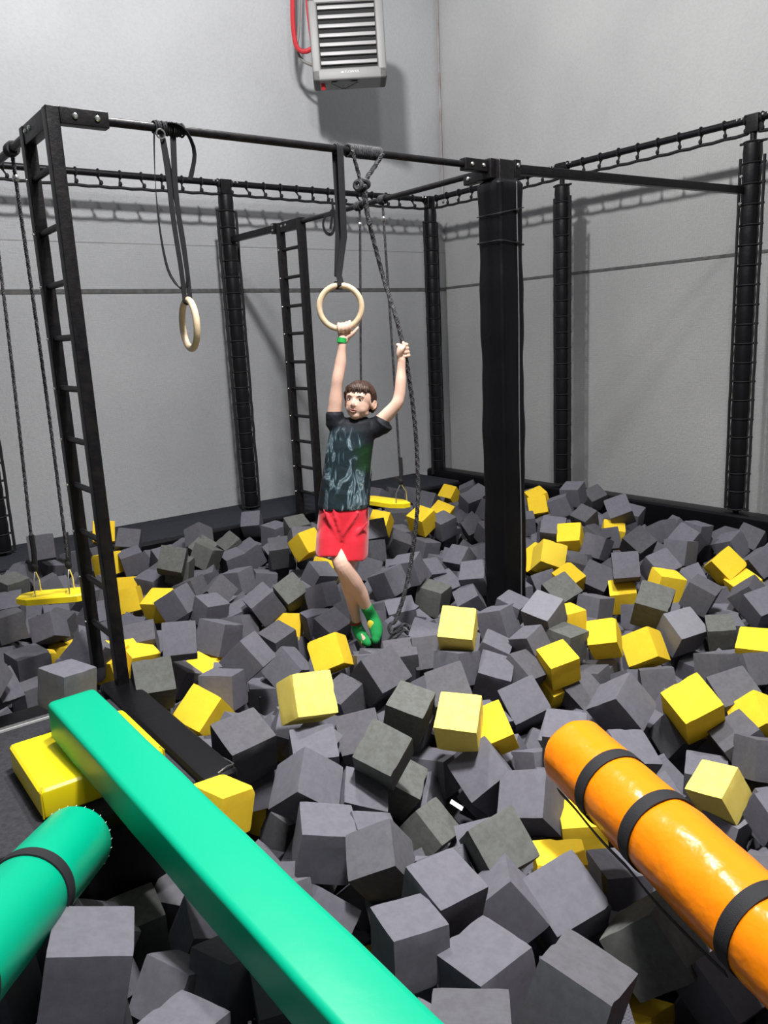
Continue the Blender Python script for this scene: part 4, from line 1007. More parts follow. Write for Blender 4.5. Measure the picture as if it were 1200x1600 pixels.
('g',2694,3477,-131,238,-128,-538,161),('g',1144,1466,-328,-2886,-180,-1914,161),('g',745,3658,-554,-2344,-109,-2794,161),('g',2266,2044,-322,-1185,-1154,1025,161),('g',1430,5395,-196,-2547,392,217,161),('g',1370,2109,-550,809,157,-2973,161),
('g',1537,2808,-208,1104,-414,2598,161),('g',478,3520,-146,-3141,270,894,161),('g',1991,2221,-539,-535,-1381,-1152,161),('h',2374,1698,-284,421,-308,2781,161),('g',1160,3500,-379,1022,570,-2628,161),('g',2127,1880,-315,-997,912,1867,161),
('h',2593,3832,-189,881,957,747,161),('g',2806,4151,-185,-1478,-684,2366,161),('g',3911,3825,-245,1934,-318,-1575,161),('g',3207,4959,-145,-393,488,3037,161),('g',4083,3957,-190,3103,720,-1563,161),('g',1474,4537,-197,-660,635,-2819,161),
('g',2262,1501,-520,1182,1065,686,161),('g',2670,1743,-433,-816,-486,-171,161),('g',1836,1047,-531,-2162,-818,-2493,161),('l',510,2225,-278,2545,21,-1571,161),('g',1413,6072,-122,2494,-1194,-470,161),('g',3738,3562,-279,27,-9,-1975,161),
('g',3510,3574,-232,-133,427,-1209,161),('g',1125,5495,-215,446,1017,-883,161),('h',1521,5208,-204,1159,629,68,161),('g',4916,4715,-130,-1205,-223,-217,161),('g',852,1629,-397,-3066,-193,2427,161),('g',864,1856,-352,2954,1229,2369,161),
('g',2476,2227,-404,-2141,789,-2923,161),('h',3381,5076,-108,1095,755,-52,161),('g',2501,1156,-702,-463,943,-2511,161),
]
GR = {'Y': 'yellow foam cubes in the pit', 'G': 'grey foam cubes in the pit'}
LAB = [(a, GR[b]) for a, b in ([
('charcoal grey foam cube, second nearest in front of the green roll', 'G'),
('charcoal grey foam cube, nearest beyond the bottom border', 'G'),
('charcoal grey foam cube, nearest left of the bottom border', 'G'),
("charcoal grey foam cube, nearest right of the beam's near part", 'G'),
('charcoal grey foam cube, second nearest in front of the white paper scrap', 'G'),
('charcoal grey foam cube, second nearest left of the white paper scrap', 'G'),
('lone scuffed greenish-grey foam cube right of the white paper scrap, standing on a corner', 'G'),
('charcoal grey foam cube, second nearest beyond the bottom border', 'G'),
('charcoal grey foam cube, third nearest in front of the white paper scrap', 'G'),
('lone charcoal grey foam cube right of the bottom border, tipped on its edge', 'G'),
('lone scuffed greenish-grey foam cube left of the lower right corner, standing on a corner', 'G'),
('lone yellow foam cube left of the lower right corner, tipped on its edge', 'Y'),
('lone charcoal grey foam cube left of the lower right corner, tipped on its edge', 'G'),
('charcoal grey foam cube, second nearest left of the orange roll middle', 'G'),
('charcoal grey foam cube, nearest in front of the beam middle', 'G'),
('lone scuffed greenish-grey foam cube right of the green roll, lying flat', 'G'),
('charcoal grey foam cube, third nearest in front of the beam middle', 'G'),
("charcoal grey foam cube, fourth nearest left of the beam's near part", 'G'),
('charcoal grey foam cube, fourth nearest in front of the green roll', 'G'),
('charcoal grey foam cube, third nearest in front of the green roll', 'G'),
('charcoal grey foam cube, nearest in front of the green roll', 'G'),
('charcoal grey foam cube, second nearest in front of the beam middle', 'G'),
("charcoal grey foam cube, third nearest left of the beam's near part", 'G'),
("charcoal grey foam cube, nearest left of the beam's near part", 'G'),
("lone yellow foam cube right of the beam's near part, lying flat", 'Y'),
("lone pale yellow foam cube in front of the boy's feet, tipped on its edge", 'Y'),
('yellow foam cube, nearest beyond the black platform pad', 'Y'),
('charcoal grey foam cube, nearest right of the black platform pad', 'G'),
('charcoal grey foam cube, seventh nearest right of the beam middle', 'G'),
('lone charcoal grey foam cube beyond the beam middle, lying flat', 'G'),
('lone yellow foam cube right of the beam middle, lying flat', 'Y'),
('lone yellow foam cube beyond the beam middle, lying flat', 'Y'),
('charcoal grey foam cube, sixth nearest right of the beam middle', 'G'),
('charcoal grey foam cube, fourth nearest right of the beam middle', 'G'),
('charcoal grey foam cube, fourth nearest left of the white paper scrap', 'G'),
('charcoal grey foam cube, third nearest left of the white paper scrap', 'G'),
('scuffed greenish-grey foam cube, third nearest left of the white paper scrap', 'G'),
('scuffed greenish-grey foam cube, second nearest left of the white paper scrap', 'G'),
("charcoal grey foam cube, second nearest in front of the boy's feet", 'G'),
("charcoal grey foam cube, third nearest in front of the boy's feet", 'G'),
("charcoal grey foam cube, fourth nearest in front of the boy's feet", 'G'),
('charcoal grey foam cube, fourth nearest right of the black platform pad', 'G'),
('charcoal grey foam cube, nearest beyond the black platform pad', 'G'),
('charcoal grey foam cube, second nearest left of the near ladder', 'G'),
('charcoal grey foam cube, third nearest in front of the left border', 'G'),
('yellow foam cube, nearest right of the left border', 'Y'),
('yellow foam cube, second nearest right of the left border', 'Y'),
('lone charcoal grey foam cube right of the left border, lying flat', 'G'),
('charcoal grey foam cube, nearest beyond the left border', 'G'),
('charcoal grey foam cube, second nearest in front of the left border', 'G'),
('charcoal grey foam cube, nearest in front of the left border', 'G'),
('charcoal grey foam cube, nearest left of the near ladder', 'G'),
('charcoal grey foam cube, nearest in front of the left swing seat', 'G'),
('charcoal grey foam cube, second nearest in front of the left swing seat', 'G'),
('charcoal grey foam cube, nearest beyond the left swing seat', 'G'),
('lone scuffed greenish-grey foam cube left of the left swing seat, lying flat', 'G'),
('charcoal grey foam cube, second nearest beyond the left border', 'G'),
('charcoal grey foam cube, second nearest left of the left swing seat', 'G'),
('charcoal grey foam cube, fourth nearest beyond the left swing seat', 'G'),
('charcoal grey foam cube, third nearest beyond the left swing seat', 'G'),
('charcoal grey foam cube, fourth nearest right of the left swing seat', 'G'),
('lone yellow foam cube beyond the left swing seat, tipped on its edge', 'Y'),
('charcoal grey foam cube, sixth nearest right of the left swing seat', 'G'),
('yellow foam cube, nearest right of the left swing seat', 'Y'),
('charcoal grey foam cube, fifth nearest right of the left swing seat', 'G'),
('scuffed greenish-grey foam cube, second nearest left of the left post foot', 'G'),
('scuffed greenish-grey foam cube, third nearest left of the left post foot', 'G'),
('lone charcoal grey foam cube left of the left post foot, standing on a corner', 'G'),
('scuffed greenish-grey foam cube, nearest left of the left post foot', 'G'),
('scuffed greenish-grey foam cube, nearest in front of the left post foot', 'G'),
('charcoal grey foam cube, second nearest in front of the left post foot', 'G'),
('charcoal grey foam cube, nearest in front of the left post foot', 'G'),
('lone charcoal grey foam cube right of the left post foot, lying flat', 'G'),
('lone scuffed greenish-grey foam cube in front of the far ladder, tipped on its edge', 'G'),
('charcoal grey foam cube, nearest in front of the far ladder', 'G'),
('lone yellow foam cube in front of the far ladder, standing on a corner', 'Y'),
('charcoal grey foam cube, second nearest in front of the far ladder', 'G'),
("charcoal grey foam cube, second nearest left of the boy's shorts", 'G'),
('charcoal grey foam cube, third nearest in front of the left post foot', 'G'),
('charcoal grey foam cube, sixth nearest in front of the left post foot', 'G'),
("lone scuffed greenish-grey foam cube left of the boy's shorts, standing on a corner", 'G'),
("charcoal grey foam cube, third nearest left of the boy's shorts", 'G'),
('charcoal grey foam cube, seventh nearest in front of the left post foot', 'G'),
('charcoal grey foam cube, eighth nearest in front of the left post foot', 'G'),
('charcoal grey foam cube, fifth nearest in front of the left post foot', 'G'),
('charcoal grey foam cube, fourth nearest in front of the left post foot', 'G'),
('scuffed greenish-grey foam cube, second nearest in front of the left post foot', 'G'),
('charcoal grey foam cube, fourth nearest beyond the near ladder', 'G'),
('charcoal grey foam cube, third nearest beyond the near ladder', 'G'),
('charcoal grey foam cube, ninth nearest in front of the left post foot', 'G'),
('charcoal grey foam cube, third nearest right of the near ladder', 'G'),
('charcoal grey foam cube, eleventh nearest in front of the left post foot', 'G'),
('charcoal grey foam cube, tenth nearest in front of the left post foot', 'G'),
('charcoal grey foam cube, fifth nearest beyond the black platform pad', 'G'),
('yellow foam cube, third nearest beyond the near ladder', 'Y'),
('yellow foam cube, third nearest right of the left swing seat', 'Y'),
('yellow foam cube, second nearest right of the left swing seat', 'Y'),
('charcoal grey foam cube, nearest beyond the near ladder', 'G'),
('charcoal grey foam cube, second nearest right of the near ladder', 'G'),
('charcoal grey foam cube, fourth nearest beyond the black platform pad', 'G'),
('charcoal grey foam cube, third nearest beyond the black platform pad', 'G'),
("charcoal grey foam cube, sixth nearest left of the boy's feet", 'G'),
("charcoal grey foam cube, fourth nearest left of the boy's feet", 'G'),
("charcoal grey foam cube, fifth nearest left of the boy's feet", 'G'),
('charcoal grey foam cube, second nearest right of the black platform pad', 'G'),
('lone scuffed greenish-grey foam cube right of the near ladder, standing on a corner', 'G'),
('charcoal grey foam cube, second nearest beyond the black platform pad', 'G'),
('yellow foam cube, second nearest beyond the black platform pad', 'Y'),
('yellow foam cube, third nearest beyond the black platform pad', 'Y'),
('yellow foam cube, nearest beyond the near ladder', 'Y'),
('yellow foam cube, second nearest beyond the near ladder', 'Y'),
("yellow foam cube, nearest left of the boy's feet", 'Y'),
("yellow foam cube, second nearest left of the boy's feet", 'Y'),
("lone yellow foam cube in front of the boy's shorts, tipped on its edge", 'Y'),
("charcoal grey foam cube, third nearest in front of the boy's shorts", 'G'),
("charcoal grey foam cube, second nearest left of the boy's feet", 'G'),
("charcoal grey foam cube, third nearest left of the boy's feet", 'G'),
("charcoal grey foam cube, nearest in front of the boy's shorts", 'G'),
("charcoal grey foam cube, nearest right of the boy's shorts", 'G'),
('charcoal grey foam cube, second nearest beyond the rope end knot', 'G'),
('charcoal grey foam cube, fourth nearest beyond the rope end knot', 'G'),
('charcoal grey foam cube, fifth nearest beyond the rope end knot', 'G'),
('lone scuffed greenish-grey foam cube beyond the rope end knot, lying flat', 'G'),
('charcoal grey foam cube, third nearest left of the pillar foot', 'G'),
('charcoal grey foam cube, nearest in front of the pillar foot', 'G'),
('lone light grey foam cube right of the pillar foot, tipped on its edge', 'G'),
('charcoal grey foam cube, second nearest in front of the pillar foot', 'G'),
('charcoal grey foam cube, fourth nearest in front of the pillar foot', 'G'),
('charcoal grey foam cube, third nearest in front of the pillar foot', 'G'),
('scuffed greenish-grey foam cube, second nearest right of the pillar foot', 'G'),
('charcoal grey foam cube, fourth nearest beyond the orange roll end', 'G'),
('charcoal grey foam cube, fifth nearest in front of the pillar foot', 'G'),
('charcoal grey foam cube, second nearest left of the orange roll end', 'G'),
('charcoal grey foam cube, third nearest right of the rope end knot', 'G'),
('charcoal grey foam cube, second nearest in front of the rope end knot', 'G'),
('charcoal grey foam cube, second nearest right of the rope end knot', 'G'),
("charcoal grey foam cube, nearest in front of the boy's feet", 'G'),
('charcoal grey foam cube, nearest in front of the rope end knot', 'G'),
('charcoal grey foam cube, nearest right of the rope end knot', 'G'),
('lone scuffed greenish-grey foam cube in front of the rope end knot, tipped on its edge', 'G'),
('lone pale yellow foam cube beyond the white paper scrap, tipped on its edge', 'Y'),
('lone yellow foam cube left of the orange roll end, standing on a corner', 'Y'),
('lone charcoal grey foam cube right of the white paper scrap, standing on a corner', 'G'),
('charcoal grey foam cube, fourth nearest in front of the orange roll end', 'G'),
('lone charcoal grey foam cube beyond the white paper scrap, lying flat', 'G'),
('charcoal grey foam cube, nearest left of the white paper scrap', 'G'),
('scuffed greenish-grey foam cube, nearest left of the white paper scrap', 'G'),
('charcoal grey foam cube, second nearest right of the orange roll end', 'G'),
('charcoal grey foam cube, third nearest beyond the orange roll end', 'G'),
('charcoal grey foam cube, second nearest beyond the orange roll end', 'G'),
('yellow foam cube, second nearest beyond the orange roll end', 'Y'),
('yellow foam cube, third nearest right of the pillar foot', 'Y'),
('yellow foam cube, second nearest left of the right border', 'Y'),
('yellow foam cube, nearest left of the right border', 'Y'),
('yellow foam cube, second nearest in front of the right border', 'Y'),
('lone pale yellow foam cube right of the orange roll middle, tipped on its edge', 'Y'),
('yellow foam cube, nearest in front of the right border', 'Y'),
('yellow foam cube, fourth nearest right of the pillar foot', 'Y'),
('lone yellow foam cube left of the right post foot, lying flat', 'Y'),
('lone yellow foam cube in front of the right post foot, standing on a corner', 'Y'),
('lone yellow foam cube beyond the right border, tipped on its edge', 'Y'),
('lone yellow foam cube in front of the slim post foot, standing on a corner', 'Y'),
('lone worn yellow foam cube right of the pillar foot, standing on a corner', 'Y'),
('lone yellow foam cube beyond the pillar foot, standing on a corner', 'Y'),
('yellow foam cube, second nearest left of the slim post foot', 'Y'),
('yellow foam cube, nearest left of the slim post foot', 'Y'),
('lone yellow foam cube right of the slim post foot, tipped on its edge', 'Y'),
('yellow foam cube, nearest right of the pillar foot', 'Y'),
('yellow foam cube, second nearest right of the pillar foot', 'Y'),
('yellow foam cube, nearest beyond the orange roll end', 'Y'),
('yellow foam cube, third nearest right of the far swing seat', 'Y'),
('yellow foam cube, second nearest right of the far swing seat', 'Y'),
('yellow foam cube, nearest right of the far swing seat', 'Y'),
('lone yellow foam cube in front of the far swing seat, standing on a corner', 'Y'),
('charcoal grey foam cube, fourth nearest right of the far swing seat', 'G'),
('lone charcoal grey foam cube beyond the far swing seat, tipped on its edge', 'G'),
('lone charcoal grey foam cube left of the far swing seat, tipped on its edge', 'G'),
('charcoal grey foam cube, second nearest right of the far swing seat', 'G'),
('charcoal grey foam cube, seventh nearest right of the far swing seat', 'G'),
('charcoal grey foam cube, fourth nearest left of the slim post foot', 'G'),
('charcoal grey foam cube, fifth nearest right of the far swing seat', 'G'),
('charcoal grey foam cube, third nearest right of the far swing seat', 'G'),
('charcoal grey foam cube, sixth nearest right of the far swing seat', 'G'),
('charcoal grey foam cube, fifth nearest beyond the pillar foot', 'G'),
('charcoal grey foam cube, third nearest left of the slim post foot', 'G'),
('charcoal grey foam cube, fourth nearest beyond the pillar foot', 'G'),
('charcoal grey foam cube, fourth nearest left of the pillar foot', 'G'),
('charcoal grey foam cube, fifth nearest in front of the far swing seat', 'G'),
('charcoal grey foam cube, third nearest in front of the far swing seat', 'G'),
('charcoal grey foam cube, fourth nearest in front of the far swing seat', 'G'),
("charcoal grey foam cube, second nearest right of the boy's shorts", 'G'),
('charcoal grey foam cube, second nearest left of the pillar foot', 'G'),
('charcoal grey foam cube, third nearest beyond the pillar foot', 'G'),
('charcoal grey foam cube, third nearest beyond the rope end knot', 'G'),
('charcoal grey foam cube, nearest in front of the far swing seat', 'G'),
('charcoal grey foam cube, second nearest in front of the far swing seat', 'G'),
('charcoal grey foam cube, nearest right of the far swing seat', 'G'),
('charcoal grey foam cube, nearest in front of the slim post foot', 'G'),
('charcoal grey foam cube, nearest right of the slim post foot', 'G'),
('charcoal grey foam cube, second nearest right of the slim post foot', 'G'),
('charcoal grey foam cube, third nearest right of the slim post foot', 'G'),
('charcoal grey foam cube, third nearest in front of the slim post foot', 'G'),
('charcoal grey foam cube, second nearest in front of the slim post foot', 'G'),
('charcoal grey foam cube, fourth nearest in front of the slim post foot', 'G'),
('charcoal grey foam cube, nearest left of the slim post foot', 'G'),
('charcoal grey foam cube, fourth nearest right of the slim post foot', 'G'),
('charcoal grey foam cube, fifth nearest right of the slim post foot', 'G'),
('charcoal grey foam cube, fifth nearest in front of the slim post foot', 'G'),
('charcoal grey foam cube, sixth nearest in front of the slim post foot', 'G'),
('charcoal grey foam cube, seventh nearest in front of the slim post foot', 'G'),
('charcoal grey foam cube, ninth nearest in front of the slim post foot', 'G'),
('charcoal grey foam cube, fourth nearest right of the pillar foot', 'G'),
('charcoal grey foam cube, eighth nearest in front of the slim post foot', 'G'),
('charcoal grey foam cube, third nearest right of the pillar foot', 'G'),
('scuffed greenish-grey foam cube, nearest right of the pillar foot', 'G'),
('charcoal grey foam cube, second nearest right of the pillar foot', 'G'),
('charcoal grey foam cube, fifth nearest right of the pillar foot', 'G'),
('charcoal grey foam cube, fifth nearest left of the right post foot', 'G'),
('charcoal grey foam cube, third nearest left of the right post foot', 'G'),
('charcoal grey foam cube, nearest left of the right post foot', 'G'),
('charcoal grey foam cube, second nearest left of the right post foot', 'G'),
('charcoal grey foam cube, sixth nearest left of the right post foot', 'G'),
('charcoal grey foam cube, fourth nearest left of the right post foot', 'G'),
('charcoal grey foam cube, nearest in front of the right post foot', 'G'),
('lone charcoal grey foam cube right of the right post foot, standing on a corner', 'G'),
('charcoal grey foam cube, second nearest in front of the right post foot', 'G'),
('charcoal grey foam cube, third nearest in front of the right post foot', 'G'),
('charcoal grey foam cube, second nearest beyond the right border', 'G'),
('lone light grey foam cube left of the right border, tipped on its edge', 'G'),
('lone scuffed greenish-grey foam cube left of the right border, tipped on its edge', 'G'),
('charcoal grey foam cube, nearest beyond the right border', 'G'),
('lone scuffed greenish-grey foam cube left of the right post foot, tipped on its edge', 'G'),
('charcoal grey foam cube, sixth nearest right of the pillar foot', 'G'),
('charcoal grey foam cube, fourth nearest left of the right border', 'G'),
('charcoal grey foam cube, third nearest left of the right border', 'G'),
('charcoal grey foam cube, nearest left of the right border', 'G'),
('charcoal grey foam cube, second nearest in front of the right border', 'G'),
('charcoal grey foam cube, nearest in front of the right border', 'G'),
('charcoal grey foam cube, second nearest left of the right border', 'G'),
('charcoal grey foam cube, third nearest right of the orange roll end', 'G'),
('charcoal grey foam cube, nearest beyond the orange roll end', 'G'),
('charcoal grey foam cube, nearest right of the orange roll end', 'G'),
('charcoal grey foam cube, fifth nearest beyond the orange roll middle', 'G'),
('charcoal grey foam cube, sixth nearest beyond the orange roll middle', 'G'),
('charcoal grey foam cube, third nearest in front of the right border', 'G'),
('charcoal grey foam cube, third nearest beyond the orange roll middle', 'G'),
('lone light grey foam cube right of the orange roll middle, lying flat', 'G'),
('charcoal grey foam cube, second nearest right of the orange roll middle', 'G'),
('charcoal grey foam cube, nearest right of the orange roll middle', 'G'),
('yellow foam cube, second nearest left of the orange roll middle', 'Y'),
('lone yellow foam cube in front of the orange roll end, tipped on its edge', 'Y'),
('yellow foam cube, nearest left of the orange roll middle', 'Y'),
('charcoal grey foam cube, nearest left of the orange roll middle', 'G'),
('charcoal grey foam cube, third nearest in front of the orange roll middle', 'G'),
('lone pale yellow foam cube right of the rope end knot, standing on a corner', 'Y'),
('charcoal grey foam cube, fourth nearest in front of the orange roll middle', 'G'),
('charcoal grey foam cube, fifth nearest right of the beam middle', 'G'),
("charcoal grey foam cube, second nearest beyond the beam's near part", 'G'),
('lone charcoal grey foam cube beyond the yellow vinyl block, standing on a corner', 'G'),
('charcoal grey foam cube, nearest in front of the yellow vinyl block', 'G'),
('charcoal grey foam cube, nearest in front of the black platform pad', 'G'),
('charcoal grey foam cube, nearest right of the yellow vinyl block', 'G'),
('charcoal grey foam cube, nearest beyond the orange roll middle', 'G'),
('lone charcoal grey foam cube in front of the near ladder, lying flat', 'G'),
('charcoal grey foam cube, second nearest left of the yellow vinyl block', 'G'),
('charcoal grey foam cube, nearest right of the beam middle', 'G'),
('charcoal grey foam cube, second nearest right of the yellow vinyl block', 'G'),
('charcoal grey foam cube, third nearest beyond the lower right corner', 'G'),
('charcoal grey foam cube, nearest left of the black platform pad', 'G'),
('lone charcoal grey foam cube left of the beam middle, tipped on its edge', 'G'),
('charcoal grey foam cube, second nearest right of the beam middle', 'G'),
('charcoal grey foam cube, nearest left of the yellow vinyl block', 'G'),
('charcoal grey foam cube, third nearest in front of the black platform pad', 'G'),
('charcoal grey foam cube, second nearest in front of the black platform pad', 'G'),
("charcoal grey foam cube, nearest beyond the beam's near part", 'G'),
('charcoal grey foam cube, third nearest right of the beam middle', 'G'),
('charcoal grey foam cube, nearest beyond the lower right corner', 'G'),
('charcoal grey foam cube, nearest in front of the orange roll middle', 'G'),
('charcoal grey foam cube, second nearest right of the left swing seat', 'G'),
('charcoal grey foam cube, second nearest in front of the orange roll end', 'G'),
('charcoal grey foam cube, second nearest left of the bottom border', 'G'),
('charcoal grey foam cube, nearest right of the near ladder', 'G'),
('charcoal grey foam cube, nearest beyond the rope end knot', 'G'),
("charcoal grey foam cube, second nearest right of the beam's near part", 'G'),
('charcoal grey foam cube, second nearest in front of the yellow vinyl block', 'G'),
('charcoal grey foam cube, nearest in front of the orange roll end', 'G'),
('charcoal grey foam cube, nearest right of the left swing seat', 'G'),
("charcoal grey foam cube, third nearest beyond the beam's near part", 'G'),
('charcoal grey foam cube, third nearest right of the black platform pad', 'G'),
('charcoal grey foam cube, third nearest left of the yellow vinyl block', 'G'),
('charcoal grey foam cube, nearest in front of the white paper scrap', 'G'),
('charcoal grey foam cube, fourth nearest beyond the orange roll middle', 'G'),
('charcoal grey foam cube, second nearest left of the black platform pad', 'G'),
('charcoal grey foam cube, third nearest in front of the orange roll end', 'G'),
("charcoal grey foam cube, nearest left of the boy's feet", 'G'),
("charcoal grey foam cube, second nearest in front of the boy's shorts", 'G'),
('charcoal grey foam cube, nearest beyond the pillar foot', 'G'),
("charcoal grey foam cube, nearest left of the boy's shorts", 'G'),
('charcoal grey foam cube, second nearest beyond the pillar foot', 'G'),
('charcoal grey foam cube, second nearest beyond the near ladder', 'G'),
('charcoal grey foam cube, second nearest in front of the orange roll middle', 'G'),
('charcoal grey foam cube, second nearest beyond the orange roll middle', 'G'),
('lone charcoal grey foam cube in front of the lower right corner, standing on a corner', 'G'),
('lone light grey foam cube in front of the green roll, tipped on its edge', 'G'),
('charcoal grey foam cube, second nearest beyond the left swing seat', 'G'),
('charcoal grey foam cube, nearest right of the pillar foot', 'G'),
('charcoal grey foam cube, nearest left of the pillar foot', 'G'),
('charcoal grey foam cube, nearest left of the left swing seat', 'G'),
('charcoal grey foam cube, third nearest right of the left swing seat', 'G'),
('charcoal grey foam cube, second nearest left of the slim post foot', 'G'),
("lone charcoal grey foam cube in front of the beam's near part, lying flat", 'G'),
("charcoal grey foam cube, second nearest left of the beam's near part", 'G'),
('charcoal grey foam cube, nearest left of the orange roll end', 'G'),
("lone charcoal grey foam cube beyond the boy's shorts, standing on a corner", 'G'),
('charcoal grey foam cube, second nearest beyond the lower right corner', 'G'),
])]
proto = bpy.data.objects.new('foam_cube', FM[0])
for i, (k, x, y, z, a, b, c, s_) in enumerate(CUBES):
    o = proto if i == 0 else proto.copy()
    o.data = FM[RAG[i % 3]] if k in 'dw' else FM[(i * 5) % 8]
    col.objects.link(o)
    o.location = (x / 1000, y / 1000, z / 1000); o.rotation_euler = (a / 1000, b / 1000, c / 1000); o.scale = (s_ / 1000,) * 3
    o.material_slots[0].link = 'OBJECT'; o.material_slots[0].material = M[MK[k]]
    lb, g = LAB[i]
    tag(o, lb, 'foam cube', g)
